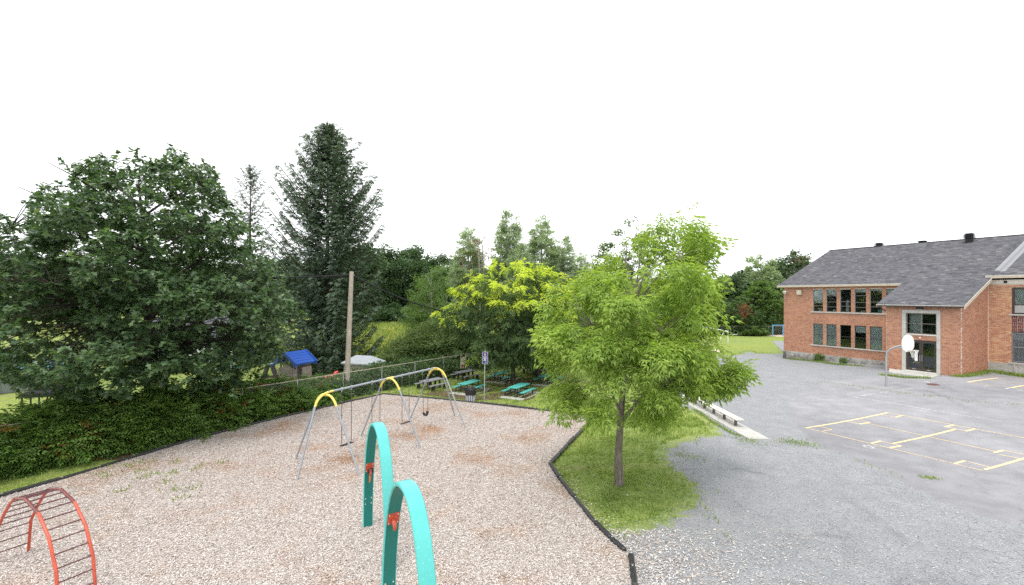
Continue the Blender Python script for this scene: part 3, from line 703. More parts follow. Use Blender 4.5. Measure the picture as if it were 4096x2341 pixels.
def stripk(x, y, r): return inpoly(x, y, strip_poly) & (r.random(len(x)) < .25 + .9 * ((y < 17.4) | (y > 24.5)))
blades('verge_grass', scatter(60000, (-26, -7, 13, 33), stripk, 14), .12, 'grass_blade', 4, label='strip of grass between hedge and black border')
struct(sheet('bare_soil', rough_line([xy(GD(*p)) for p in ((330, 1146), (480, 1102), (660, 1054), (760, 1030), (700, 1030), (560, 1062), (420, 1100), (250, 1142))], .4, .1, True), -.018, 'dirt', .8))
# grass and weeds in cracks, along the bench pad, round the walls
def along(pts, n, spread, seed):
    r = np.random.default_rng(seed); pts = [A(xy(p)) for p in pts]; sg = [np.linalg.norm(pts[i + 1] - pts[i]) for i in range(len(pts) - 1)]
    c = r.choice(len(sg), n, p=A(sg) / sum(sg)); t = r.random(n); t = np.where(r.random(n) < .7, np.round(t * 9 + r.normal(0, .3, n)) / 9, t); a = A(pts)[c]; b = A(pts)[c + 1]
    q = a + (b - a) * t[:, None] + r.normal(0, spread, (n, 2)); return np.column_stack([q, gh(q[:, 0], q[:, 1])])
def R5(x, y): return G(3200 + x / 2.8438, 1480 + y / 2.8438)
W1 = np.concatenate([along([G(2780, 1640), G(2850, 1690), G(2930, 1735), G(2965, 1747)], 1100, .08, 21), along([G(2960, 1750), G(3010, 1770), G(3040, 1775)], 260, .3, 22),
                     along([G(3120, 1770), G(3180, 1768), G(3260, 1785)], 420, .3, 23), along([G(2700, 1815), G(2790, 1835)], 150, .25, 24),
                     along([R5(0, 140), R5(320, 145), R5(660, 190), R5(960, 235), R5(1420, 295), R5(1840, 350), R5(2548, 400)], 330, .12, 25),
                     along([R5(460, 950), R5(760, 1075), R5(1130, 1195)], 40, .1, 26), along([R5(1360, 1220), R5(1550, 1237)], 120, .08, 27), along([G(3660, 1395 + 96), G(3720, 1512)], 300, .15, 28)])
blades('crack_grass', W1, .085, 'grass_blade', 5, .24, label='grass growing in the asphalt cracks')
W2 = np.concatenate([along([G(3150, 1437), G(3260, 1447), G(3350, 1460), G(3450, 1466)], 1500, .16, 31), along([G(3835, 1508), G(3900, 1498), G(3945, 1486)], 2200, .25, 32), along([G(4030, 1498), G(4120, 1510)], 1400, .25, 33),
                     along([G(3930, 1470), G(3975, 1485), G(4010, 1496)], 1500, .2, 34), along([G(3570, 1484), G(3610, 1480)], 500, .15, 35), along([G(3520, 1500), G(3620, 1512), G(3720, 1515)], 700, .12, 36)])
blades('wall_weeds', W2, .20, 'grass_blade', 6, .12, .8, label='weeds along the foot of the school wall')
r_ = np.random.default_rng(40); P = []
for (cx_, cy_, n_, s_) in [(330, 1146 + 14, 60, .3)] + [(r_.uniform(230, 560), r_.uniform(1150, 1250), 22, .16) for _ in range(15)]:
    c = GD(cx_, cy_); qn = r_.normal(0, s_, (n_, 2)) + A((c.x, c.y)); qn = qn[inpoly(qn[:, 0], qn[:, 1], cp)]
    P.append(np.column_stack([qn, np.full(len(qn), .04)]))
blades('bed_weeds', np.concatenate(P), .13, 'grass_blade', 7, .28, label='small green weeds sprouting in the chip bed')
r_ = np.random.default_rng(41); fp = A(field); qx = r_.uniform(fp[:, 0].min(), fp[:, 0].max(), 30000); qy = r_.uniform(fp[:, 1].min(), fp[:, 1].max(), 30000); k = inpoly(qx, qy, fp) & (r_.random(30000) < np.clip(60 / qy, 0, 1))
blades('meadow_weeds', np.column_stack([qx[k], qy[k], np.zeros(k.sum())]), 1.0, 'meadow_blade', 8, .16, .6, label='tall yellow flowering weeds in the meadow')

# ------------------------------------------------------------------ court markings
def stroke(name, segs, mat, label, wd=.06):
    V, Fq = [], []
    for s in segs:
        w = s[2] if len(s) > 2 else wd; p, q_ = A(xy(s[0])), A(xy(s[1])); L_ = np.linalg.norm(q_ - p); n = max(1, int(L_ / .5)); nr = A((-(q_ - p)[1], (q_ - p)[0])) / L_ * w / 2
        for i in range(n + 1):
            c = p + (q_ - p) * i / n
            for sg in (1, -1): e = c + nr * sg; V.append((e[0], e[1], float(gh(*e)) + .006 + .0004 * (len(V) % 7 > 3)))
            if i: k = len(V) - 4; Fq.append((k, k + 1, k + 3, k + 2))
    o = link(name, mesh_np(name, A(V), [A(Fq)]), mat); return struct(o, label)
def r5s(*a):
    return [(R5(*p), R5(*q_), w) for p, q_, w in a]
TH, TN = .11, .05
stroke('court_marking', r5s(((65, 660), (1000, 487), TH), ((190, 635), (360, 680), TN), ((250, 700), (360, 680), TN), ((500, 582), (680, 617), TN), ((680, 617), (800, 598), TH), ((620, 560), (800, 598), TN),
    ((915, 507), (1085, 540), TN), ((1085, 540), (1170, 518), TH), ((65, 660), (2075, 1146), TN), ((760, 607), (2260, 937), TN), ((1000, 487), (2560, 778), TN)), 'line_yellow', 'yellow court lines on the far half of the court')
stroke('near_court_marking', r5s(((1060, 838), (1770, 676), TH), ((810, 835), (920, 810), TH), ((920, 810), (1150, 865), TN), ((1020, 887), (1150, 865), TH), ((1650, 648), (1750, 627), TH), ((1650, 648), (1900, 700), TN), ((1890, 697), (1990, 672), TH),
    ((2100, 1135), (2560, 1003), TH), ((1760, 1068), (1870, 1035), TH), ((1870, 1035), (2150, 1105), TN), ((2210, 942), (2310, 915), TH), ((2310, 915), (2560, 965), TN), ((2260, 960), (2500, 1010), TN)), 'line_yellow', 'yellow court lines on the near half of the court')
stroke('parking_marking', r5s(((1905, 140), (2260, 90), .14), ((1905, 140), (2548, 218), TN), ((2130, 113), (2548, 162), TN), ((2400, 205), (2548, 178), .14), ((2280, 90), (2548, 106), TN)), 'line_yellow', 'bright yellow lines beside the school wall')
stroke('faded_marking', r5s(((600, 308), (1040, 245), .06), ((600, 308), (1550, 470), .05), ((1550, 470), (2300, 590), .035), ((1040, 245), (1290, 208), .04), ((960, 262), (1640, 320), .04)), 'line_white', 'faded white lines near the hoop')
circ = [R5(1980 + 200 * math.cos(a), 335 + 33 * math.sin(a)) for a in np.linspace(-1.9, 1.9, 18)]
stroke('faint_marking', [(circ[i], circ[i + 1], .04) for i in range(17)] + r5s(((45, 368), (115, 380), .05), ((115, 380), (280, 352), .04), ((0, 345), (30, 318), .04), ((60, 365), (130, 355), .04), ((1350, 195), (1380, 190), .05), ((1570, 165), (1675, 145), .05)), 'line_faint', 'faint orange game lines on the asphalt')
R6 = lambda x, y: G(3400 + x / 12.74, 1740 + y / 12.74)
six = [(1380, 605), (1250, 575), (1100, 550), (900, 535), (720, 545), (680, 575), (760, 610), (850, 640), (1000, 670), (1150, 690), (1240, 685), (1180, 645), (1080, 605), (950, 580), (800, 575), (700, 560)]
stroke('painted_numeral', [(R6(*six[i]), R6(*six[i + 1]), .07) for i in range(len(six) - 1)], 'line_white', 'white numeral painted beside the yellow court')
stroke('white_scribble', r5s(((1410, 135), (1440, 132), .08), ((1440, 132), (1490, 160), .06), ((1590, 180), (1700, 190), .03), ((1690, 185), (1760, 195), .06), ((2335, 218), (2385, 205), .08), ((2470, 232), (2530, 234), .08), ((2100, 187), (2140, 178), .05)), 'line_white', 'white paint scribbles on the asphalt near the door')
p = R5(1535, 167); mh = MB().disc((0, 0, -.05), .42, .062, n=24)
for k in range(-3, 4): mh.box(-.3, .3, k * .09 - .015, k * .09 + .015, .011, .018)
o = mh.build('manhole_cover', 'rust_plate'); o.location = p; tag(o, 'rusty round cover set in the asphalt before the door', 'manhole cover')

# ------------------------------------------------------------------ the school (local x along the facade, y into the building)
school = T('school_building', 'two storey red brick school with dark shingle roof and entrance wing', 'school', (C0[0], C0[1], 0), math.atan2(AL[1], AL[0]))
def subtract(iv, cuts):
    out = [iv]
    for a, b in cuts:
        nx = []
        for p, q_ in out:
            if b <= p or a >= q_: nx.append((p, q_)); continue
            if a > p: nx.append((p, a))
            if b < q_: nx.append((b, q_))
        out = nx
    return [i for i in out if i[1] - i[0] > .015]
def brickwork(mbm, mbb, x0, x1, z0, z1, holes, put, topf=None, course=.09, blen=.245, th=.25):
    """mortar slab with openings plus single bricks 8 mm proud; put(mb, xa, xb, d0, d1, za, zb): d = distance into the wall"""
    zs = sorted({z0, z1} | {h[2] for h in holes} | {h[3] for h in holes}); zs = [z for z in zs if z0 <= z <= z1]
    if topf is None:
        for a, b in zip(zs, zs[1:]):
            for p, q_ in subtract((x0, x1), [(h[0], h[1]) for h in holes if h[2] < b - 1e-6 and h[3] > a + 1e-6]): put(mbm, p, q_, .008, th, a, b)
    n = int((z1 - z0) / course)
    for i in range(n):
        a = z0 + i * course + .009; b = a + course - .018; cuts = [(h[0], h[1]) for h in holes if h[2] < b and h[3] > a]
        xl = x0 if topf is None else max(x0, topf(b))
        if xl > x1 - .05: continue
        for p, q_ in subtract((xl, x1), cuts):
            k0 = math.floor((p - (i % 2) * blen / 2) / blen) * blen + (i % 2) * blen / 2
            while k0 < q_:
                u, w = max(p, k0 + .008), min(q_, k0 + blen - .008)
                if w - u > .03: put(mbb, u, w, random.uniform(-.002, .002), .02, a, b)
                k0 += blen
def front(yy):
    def put(mb, xa, xb, d0, d1, za, zb): mb.box(xa, xb, yy + d0, yy + d1, za, zb)
    return put
# openings
WX = [3.07 + 1.283 * i for i in range(6)]
up_h = [(x, x + .99, 5.33, 7.60) for x in WX]; lo_h = [(x, x + .99, 1.88, 4.07) for x in WX]
mm, bb = MB(), MB()
brickwork(mm, bb, 0, 11.36, .92, 8.0, up_h + lo_h, front(0))
ENT_Y = -4.34
ent_h = [(12.46, 14.89, .60, 5.83)]
brickwork(mm, bb, 11.36, 16.05, .62, 6.18, ent_h, front(ENT_Y))
brickwork(mm, bb, 12.71, 14.66, 3.42, 3.83, [], front(ENT_Y + .05))
SLP = .4235
def roofz(y): return 6.24 + SLP * (y + 4.74)            # the one slope from the entrance eave to the ridge
# side wall of the entrance wing, facing the court (x = 16.05), top follows the roof
def side(mb, ya, yb, d0, d1, za, zb): mb.box(16.05 - d1, 16.05 - d0, ya, yb, za, zb)
brickwork(mm, bb, ENT_Y + .0, .76, .62, roofz(.76) - .15, [], side, lambda z: (z + .12 - 6.24) / SLP - 4.74)
z0s, z1s = roofz(ENT_Y) - .1, roofz(.76) - .1
mm.add([(16.042, ENT_Y + .01, .62), (16.042, .76, .62), (16.042, .76, z1s), (16.042, ENT_Y + .01, z0s), (15.8, ENT_Y + .01, .62), (15.8, .76, .62), (15.8, .76, z1s), (15.8, ENT_Y + .01, z0s)],
       [(0, 1, 2, 3), (7, 6, 5, 4), (3, 2, 6, 7), (1, 0, 4, 5)])
mm.add([(11.37, ENT_Y + .01, .62), (11.37, 0, .62), (11.37, 0, 8.0), (11.37, ENT_Y + .01, z0s)], [(3, 2, 1, 0)])
# left gable and back walls
mm.add([(.008, .2, 0), (.008, 20, 0), (.008, 20, 7.9), (.008, 10, 12.2), (.008, .2, 7.95)], [(4, 3, 2, 1, 0)]); mm.box(.2, 30, 19.8, 20, 0, 7.9)
mm.build('wall', 'mortar', school)
bb.build('brickwork', 'brick_red', school, 'stuff')
# wing with paler bricks
wm, wb = MB(), MB(); WY = .76
wing_h = [(17.37, 19.6, 1.82, 7.62), (20.6, 22.8, 1.82, 7.62)]
brickwork(wm, wb, 16.06, 26, 1.70, 7.90, wing_h, front(WY))
wm.build('wing_wall', 'mortar', school); wb.build('wing_brickwork', 'brick_pale', school, 'stuff')
fm = MB().box(-.06, 11.36, -.06, .3, -.6, .92).box(-.06, .3, -.06, 20, -.6, .90); fm.box(11.32, 16.10, ENT_Y - .05, ENT_Y + .3, -.3, .62).box(15.8, 16.10, ENT_Y, .70, -.3, .62); fm.build('foundation', 'foundation', school)
MB().box(16.06, 26, WY - .05, WY + .3, -.3, 1.70).build('wing_foundation', 'foundation', school)
MB().box(16.052, 16.075, WY - .06, WY - .005, 1.70, 7.9).build('expansion_joint', 'white_trim', school)
# sills
for z in (5.22, 1.77):
    for a, b in ((2.88, 5.45), (5.455, 8.05), (8.055, 11.355)): MB().box(a, b, -.09, .12, z, z + .11).build('sill', 'stone_trim', school)
# windows
def window(x0, x1, z0, z1, yy, bars, frame_mat, blind=None, name='window', fw=.05, vbar=None, grille=False):
    f = MB(); y0, y1 = yy, yy + .06
    f.box(x0, x0 + fw, y0, y1, z0, z1).box(x1 - fw, x1, y0, y1, z0, z1).box(x0 + fw, x1 - fw, y0, y1, z0, z0 + fw).box(x0 + fw, x1 - fw, y0, y1, z1 - fw, z1)
    for b in bars: zc = z0 + (z1 - z0) * b; f.box(x0 + fw, x1 - fw, y0 + .005, y1 - .005, zc - .022, zc + .022)
    if vbar is not None: f.box(vbar - .03, vbar + .03, y0 + .003, y1 - .003, z0 + fw, z1 - fw)
    w = f.build(name, frame_mat, school)
    zs = [z0 + fw] + [z0 + (z1 - z0) * b for b in sorted(bars)] + [z1 - fw]
    for a, b in zip(zs, zs[1:]):
        for xa, xb in ([(x0 + fw, x1 - fw)] if vbar is None else [(x0 + fw, vbar - .03), (vbar + .03, x1 - fw)]):
            MB().box(xa, xb, y0 + .026, y0 + .034, a + .01, b - .01).build('pane', 'glass', w)
    if blind: MB().box(x0 + fw, x1 - fw, y0 + .045, y0 + .06, z1 - fw - (z1 - z0 - 2 * fw) * blind, z1 - fw).build('blind', 'blind', w)
    return w
room = MB().box(.4, 11.2, 1.4, 1.5, .95, 7.9).box(.4, 11.2, .3, 1.4, 4.45, 4.55); room.box(11.6, 15.8, -2.6, -2.5, .7, 6); room.box(16.3, 25.5, 2.4, 2.5, 1.5, 7.8)
room.build('interior', 'dark_room', school)
BL_U = [.62, .24, 0, .12, .06, .2]; BL_L = [1., 1., 0, .3, 1., 1.]
for i, x in enumerate(WX):
    window(x, x + .99, 5.33, 7.60, .10, (.22, .44, .72) if i % 2 else (.26, .46), 'window_alu', BL_U[i])
    window(x, x + .99, 1.88, 4.07, .10, (.47,) if i != 3 else (.20, .47), 'window_bronze', BL_L[i])
# things on the window ledges of the classroom
for i, (dx, w_, h_, m_n) in enumerate(((.3, .35, .35, 'cream_board'), (1.7, .3, .25, 'blind'), (2.9, .25, 1.2, 'blind'), (4.2, .4, .2, 'cream_board'), (5.6, .3, .3, 'toy_teal'))):
    b = MB().cbox(WX[0] + dx, WX[0] + dx + w_, .42, .62, 5.34, 5.34 + h_, .02).build('ledge_box', m_n, school)
# entrance surround, window and doors
sr = MB(); e0, e1 = ENT_Y - .05, ENT_Y + .12
zc = [.62, 1.35, 2.08, 2.81, 3.54, 4.27, 5.0, 5.58]
for xa, xb in ((12.46, 12.71), (14.66, 14.89)):
    for a, b in zip(zc, zc[1:]): sr.box(xa, xb, e0, e1, a + .004, b - .004)
sr.box(12.46, 14.89, e0, e1, 5.584, 5.83); sr.build('door_surround', 'stone_trim', school)
MB().box(12.71, 14.66, ENT_Y - .03, ENT_Y + .14, 3.832, 3.90).build('sill', 'white_trim', school)
window(12.715, 14.655, 3.90, 5.58, ENT_Y + .06, (.5,), 'window_alu', None, 'entrance_window', .07, 13.685)
MB().box(12.73, 13.60, ENT_Y + .55, ENT_Y + .58, 3.95, 5.55).build('lobby_screen', 'blind', school)
def door(x0, x1, hs):
    f = MB(); y0, y1 = ENT_Y + .05, ENT_Y + .11; z0, z1 = .96, 3.36
    f.box(x0, x0 + .12, y0, y1, z0, z1).box(x1 - .12, x1, y0, y1, z0, z1).box(x0 + .12, x1 - .12, y0, y1, z0, z0 + .24).box(x0 + .12, x1 - .12, y0, y1, z1 - .14, z1)
    d = f.build('door', 'window_bronze', school); MB().box(x0 + .12, x1 - .12, y0 + .025, y0 + .035, z0 + .24, z1 - .14).build('pane', 'glass', d)
    hx = x1 - .06 if hs else x0 + .06; MB().bar((hx, y0 - .05, 1.75), (hx, y0 - .05, 2.25), .025).bar((hx, y0, 1.8), (hx, y0 - .05, 1.8), .02).bar((hx, y0, 2.2), (hx, y0 - .05, 2.2), .02).build('handle', 'galvanised', d)
    MB().box((x0 + x1) / 2 - .12, (x0 + x1) / 2 + .12, y0 - .012, y0, z0 + .10, z0 + .15).build('nameplate', 'galvanised', d)
    return d
door(12.76, 13.68, True); door(13.69, 14.62, False)
MB().box(12.712, 12.755, ENT_Y + .04, ENT_Y + .12, .95, 3.42).box(14.625, 14.658, ENT_Y + .04, ENT_Y + .12, .95, 3.42).box(12.755, 14.625, ENT_Y + .04, ENT_Y + .12, 3.365, 3.42).build('door_frame', 'window_bronze', school)
MB().box(12.71, 14.66, ENT_Y - .05, ENT_Y + .3, .88, .955).build('threshold', 'white_trim', school)
MB().box(13.28, 13.46, ENT_Y + .036, ENT_Y + .046, 1.75, 2.55).build('notice', 'sign_white', school)
lf = MB().box(12.95, 13.5, ENT_Y + .42, ENT_Y + .75, 1.0, 1.5); lf.build('lobby_mat_rack', 'sign_blue', school)
lf = MB()
for k in range(6): lf.disc((13.0 + .09 * k, ENT_Y + .45, 1.5 + .08 * (k % 3)), .06, .2, (0, 1, 0), 8)
lf.build('lobby_balls', 'yellow_paint', school)
MB().disc((13.62, ENT_Y + .04, 3.62), .06, .04, (0, -1, 0), 12).build('door_buzzer', 'sign_white', school)
lm = MB().cbox(13.45, 13.85, ENT_Y - .22, ENT_Y - .002, 5.90, 6.10, .03).build('wall_lamp', 'vent_black', school); MB().box(13.48, 13.82, ENT_Y - .20, ENT_Y - .02, 5.855, 5.90).build('lens', 'shed_wall', lm)
# horn speaker and box at the left end of the facade
MB().tube([(.42, -.02, 7.42), (.36, -.18, 7.44), (.28, -.40, 7.30)], [.06, .08, .22], 14).build('horn_speaker', 'white_trim', school)
bx_ = MB().cbox(1.55, 2.02, -.34, -.0, 7.06, 7.56, .03).build('vent_box', 'beige_trim', school); MB().box(1.60, 1.97, -.352, -.342, 7.12, 7.50).build('grille', 'cream_board', bx_)
# wing windows, panel of woven bricks, sills
def wing_bay(x0, x1):
    window(x0, x1, 5.56, 7.62, WY + .03, (.36,), 'window_bronze', .9, 'window', .16)
    MB().box(x0 + .16, x1 - .16, WY + .01, WY + .028, 5.66, 6.22).build('vent_panel', 'galvanised', school)
    MB().box(x0 - .16, x1 + .16, WY - .09, WY + .12, 5.45, 5.55).build('sill', 'stone_trim', school)
    MB().box(x0, x1, WY + .02, WY + .2, 4.20, 5.45).build('panel_mortar', 'mortar_white', school)
    p = MB(); nb = 6; bw = (x1 - x0) / 7; bh = 1.25 / 5
    for i in range(7):
        for j in range(5):
            for k in range(3):
                if (i + j) % 2: p.box(x0 + i * bw + .015, x0 + (i + 1) * bw - .015, WY - .005, WY + .05, 4.20 + j * bh + k * bh / 3 + .012, 4.20 + j * bh + (k + 1) * bh / 3 - .012)
                else: p.box(x0 + i * bw + k * bw / 3 + .015, x0 + i * bw + (k + 1) * bw / 3 - .015, WY - .005, WY + .05, 4.20 + j * bh + .015, 4.20 + (j + 1) * bh - .015)
    p.build('woven_brick_panel', 'brick_dark', school, 'stuff')
    window(x0, x1, 1.82, 4.19, WY + .06, (.5,), 'window_bronze', .25, 'window', .10)
    g = MB(); y_ = WY + .0
    for k in range(int((x1 - x0 - .1) / .07)): g.bar((x0 + .08 + k * .07, y_, 1.9), (x0 + .08 + k * .07, y_, 4.1), .010)
    for k in range(32): g.bar((x0 + .08, y_, 1.92 + k * .069), (x1 - .08, y_, 1.92 + k * .069), .010)
    for zz_ in (1.9, 3.0, 4.1): g.bar((x0 + .06, y_, zz_), (x1 - .06, y_, zz_), .035)
    for xx_ in (x0 + .06, x1 - .06): g.bar((xx_, y_, 1.9), (xx_, y_, 4.1), .035)
    g.build('window_grille', 'steel', school)
    MB().box(x0 - .16, x1 + .16, WY - .10, WY + .12, 1.705, 1.81).build('sill', 'stone_trim', school)
wing_bay(17.37, 19.6); wing_bay(20.6, 22.8)
MB().box(17.50, 17.58, WY - .12, WY - .055, 1.15, 1.70).build('sill_bracket', 'concrete', school)
MB().box(16.06, 26, WY - .03, WY + .1, 7.90, 8.22).build('frieze', 'white_trim', school)
MB().tube([(17.05, WY - .03, 8.05), (17.05, WY - .12, 8.05), (17.05, WY - .16, 8.03)], [.10, .10, .05], 12).build('dome_lamp', 'vent_black', school)
# roof: slabs, shingles, trim
RY, RZ = 10.0, roofz(10.0)
def slab(x0, x1, ya, yb, off, th=.16):
    m_ = MB(); a, b = roofz(ya) + off, roofz(yb) + off
    m_.add([(x0, ya, a), (x1, ya, a), (x1, yb, b), (x0, yb, b), (x0, ya, a - th), (x1, ya, a - th), (x1, yb, b - th), (x0, yb, b - th)], [(0, 1, 2, 3), (7, 6, 5, 4), (4, 5, 1, 0), (5, 6, 2, 1), (6, 7, 3, 2), (7, 4, 0, 3)]); return m_
def shingles(x0, x1, ya, yb, off, mb):
    ln = math.hypot(1, SLP); n = int((yb - ya) * ln / .19)
    for i in range(n):
        y0 = ya + (yb - ya) * i / n; y1 = min(yb, ya + (yb - ya) * (i + 1.25) / n); x = x0 - random.uniform(0, .3)
        while x < x1:
            w = random.uniform(.26, .40); a, b = max(x0, x), min(x1, x + w - .008); x += w
            if b - a < .04: continue
            l0 = .022 + random.uniform(0, .014) + (.02 if random.random() < .03 else 0); yy0 = y0 - random.uniform(0, .02); za, zb = roofz(yy0) + off, roofz(y1) + off
            k = len(mb.v); mb.v += [(a, yy0, za + l0), (b, yy0, za + l0 + random.uniform(-.004, .004)), (b, y1, zb + .006), (a, y1, zb + .006), (a, yy0, za), (b, yy0, za)]
            mb.f += [(k, k + 1, k + 2, k + 3), (k + 4, k + 5, k + 1, k), (k + 4, k, k + 3), (k + 5, k + 2, k + 1)]; mb.sm += [False] * 4
rf = slab(-.49, 16.36, -.40, RY, 0).build('roof', 'house_roof', school)
slab(10.86, 16.36, -4.74, -.40, -.001).build('roof_slab', 'house_roof', rf)
mb = slab(16.02, 27, .36, RY, .17); mb.build('wing_roof_slab', 'house_roof', rf)
bk = MB(); a, b = RZ - .01, RZ - 4.6; bk.add([(-.49, RY, a), (27, RY, a), (27, RY + 10.6, b), (-.49, RY + 10.6, b), (-.49, RY, a - .16), (27, RY, a - .16), (27, RY + 10.6, b - .16), (-.49, RY + 10.6, b - .16)], [(0, 1, 2, 3), (7, 6, 5, 4), (5, 6, 2, 1), (6, 7, 3, 2), (7, 4, 0, 3)]); bk.build('back_slope', 'house_roof', rf)
sh = MB(); shingles(-.50, 16.40, -.42, RY, 0, sh); shingles(10.85, 16.37, -4.76, -.42, 0, sh); shingles(16.02, 27, .34, RY, .17, sh); sh.build('shingle_courses', 'shingle', rf, 'stuff')
cap = MB(); k = 0
while k < 27.4: cap.bar((-.5 + k, RY, RZ + .02 + (.17 if k > 16.5 else 0)), (-.5 + k + .3, RY, RZ + .035 + (.17 if k > 16.5 else 0)), .32, .03); k += .3
cap.build('ridge_cap', 'shingle', rf, 'stuff')
tr = MB().box(-.49, 10.85, -.44, -.402, roofz(-.40) - .20, roofz(-.40) - .01); tr.build('fascia', 'beige_trim', school)
MB().box(-.49, 10.85, -.455, -.442, roofz(-.40) - .05, roofz(-.40) - .005).build('drip_edge', 'white_trim', school)
MB().box(-.45, 10.86, -.40, .0, roofz(-.40) - .19, roofz(-.40) - .17).build('soffit', 'beige_trim', school)
MB().box(10.86, 16.36, -4.80, -4.745, roofz(-4.74) - .17, roofz(-4.74) - .055).build('gutter', 'gutter_dark', school)
MB().box(10.86, 16.36, -4.81, -4.755, roofz(-4.74) - .052, roofz(-4.74) - .012).build('drip_edge', 'white_trim', school)
MB().box(10.9, 16.34, -4.74, ENT_Y, roofz(-4.74) - .17, roofz(-4.74) - .15).build('soffit', 'gutter_dark', school)
def rake(x, ya, yb, mat, nm, w, off, hgt):
    MB().add([(x + dx, y, roofz(y) + dz) for dx in (0, w) for y, dz in ((ya, off), (yb, off), (yb, off - hgt), (ya, off - hgt))], [(3, 2, 1, 0), (4, 5, 6, 7), (0, 1, 5, 4), (1, 2, 6, 5), (2, 3, 7, 6), (3, 0, 4, 7)]).build(nm, mat, school)
rake(16.362, -4.74, .36, 'beige_trim', 'rake_board', .035, -.02, .26); rake(16.400, -4.76, .36, 'white_trim', 'rake_edge', .012, .02, .05)
rake(10.815, -4.74, -.40, 'beige_trim', 'rake_board', .035, -.02, .2); rake(-.53, -.40, RY, 'beige_trim', 'rake_board', .035, -.02, .2)
MB().add([(16.06, -4.4, roofz(-4.4) - .18), (16.36, -4.4, roofz(-4.4) - .18), (16.36, .36, roofz(.36) - .18), (16.06, .36, roofz(.36) - .18)], [(0, 1, 2, 3)]).build('rake_soffit', 'beige_trim', school)
zw = roofz(.36) + .17
MB().box(16.02, 27, .31, .358, zw - .22, zw - .03).build('wing_fascia', 'beige_trim', school); MB().box(16.02, 27, .295, .308, zw - .06, zw - .005).build('drip_edge', 'white_trim', school)
MB().box(16.02, 27, .36, .73, zw - .21, zw - .19).build('wing_soffit', 'white_trim', school)
# metal flashing up the wing roof
fl = MB()
for (xa, za), (xb, zb) in zip([(16.30, .03), (16.34, .14), (16.60, .14), (16.66, .04), (16.94, .045)], [(16.34, .14), (16.60, .14), (16.66, .04), (16.94, .045), (16.95, .02)]):
    fl.add([(xa, 1.0, roofz(1.0) + .17 + za), (xb, 1.0, roofz(1.0) + .17 + zb), (xb, RY, RZ + .17 + zb), (xa, RY, RZ + .17 + za)], [(0, 1, 2, 3)])
fl.add([(16.30, 1.0, roofz(1.0) + .20), (16.34, 1.0, roofz(1.0) + .31), (16.60, 1.0, roofz(1.0) + .31), (16.66, 1.0, roofz(1.0) + .21)], [(3, 2, 1, 0)])
fl.build('roof_flashing', 'flashing', school)
# roof vents
def s_at(u, yy):
    rx = (u - CX) / F; P0 = C0 + NN * yy; return (rx * P0[1] - P0[0]) / (AL[0] - rx * AL[1])
def vent(u, yy, tall):
    s = s_at(u, yy); z = roofz(yy) if yy < RY else RZ - (yy - RY) * SLP
    v = MB().box(s - .22, s + .22, yy - .22, yy + .22, z - .2, z + tall).build('roof_vent', 'vent_black', school)
    l_ = MB()
    for k in range(4): l_.cbox(s - .36, s + .36, yy - .36, yy + .36, z + tall - .16 + k * .10, z + tall - .11 + k * .10, .012)
    l_.cbox(s - .30, s + .30, yy - .30, yy + .30, z + tall + .24, z + tall + .30, .03); l_.box(s - .2, s + .2, yy - .2, yy + .2, z + tall - .1, z + tall + .24); l_.build('louvre', 'vent_black', v)
vent(3517, 10.5, .35); vent(3877, 9.1, .55)
s = s_at(3690, 9.0); z = roofz(9.0); cv = MB().box(s - .45, s + .45, 8.6, 9.4, z - .3, z + .30).build('roof_curb', 'flashing', school)
MB().tube([(s, 9, z + .30), (s, 9, z + .42), (s, 9, z + .50), (s, 9, z + .56)], [.30, .32, .46, .22], 18).build('mushroom_cap', 'vent_black', cv)
MB().tube([(10.95, -4.5, roofz(-4.74) - .17), (10.98, -4.42, 5.95), (11.25, -4.30, 5.75), (11.30, -4.28, 5.66)], .045, 8).build('downpipe', 'gutter_dark', school)
# door pad
dp = [xy(G(*p)) for p in ((3548, 1487), (3555, 1497), (3725, 1512), (3765, 1500), (3770, 1492))]; dp[-1] = tuple(C0 + AL * 15.0 - NN * 4.4); dp[0] = tuple(C0 + AL * 11.6 - NN * 4.4)
z_ = float(gh(*dp[2])) ; struct(MB().prism(dp, z_ - .5, max(float(gh(*q_)) for q_ in dp) + .02).build('door_pad', 'concrete'))

# ------------------------------------------------------------------ black timber border of the chip bed
border = T('timber_border', 'black plastic timbers edging the wood chip playground bed', 'border', (0, 0, 0))
def timbers(pts, over=1.0):
    pts = [A((p.x, p.y)) for p in pts]
    for a, b in zip(pts, pts[1:]):
        L_ = np.linalg.norm(b - a); n = max(1, round(L_ / 1.25)); d = (b - a) / L_; ang = math.atan2(d[1], d[0])
        for i in range(n):
            l_ = L_ / n; c = a + d * (i + .5) * l_; mb = MB().cbox(-l_ / 2 + .012, l_ / 2 - .012, -.07, .07, -.12, 0, .03)
            for k in range(int(l_ / .3)): mb.box(-l_ / 2 + .1 + k * .3, -l_ / 2 + .16 + k * .3, -.082, -.07, -.12, -.03)
            o = mb.build('timber', 'black_plastic', border); o.location = (c[0], c[1], .15 + random.uniform(-.02, .02)); o.rotation_euler = (random.uniform(-.05, .05), random.uniform(-.015, .015), ang + random.uniform(-.012, .012))
            MB().disc((-l_ / 2 + .05, 0, -.005), .022, .012, n=8).build('spike_head', 'bolt', o)
timbers(BL); timbers(BB); timbers(BR); timbers(BR2)

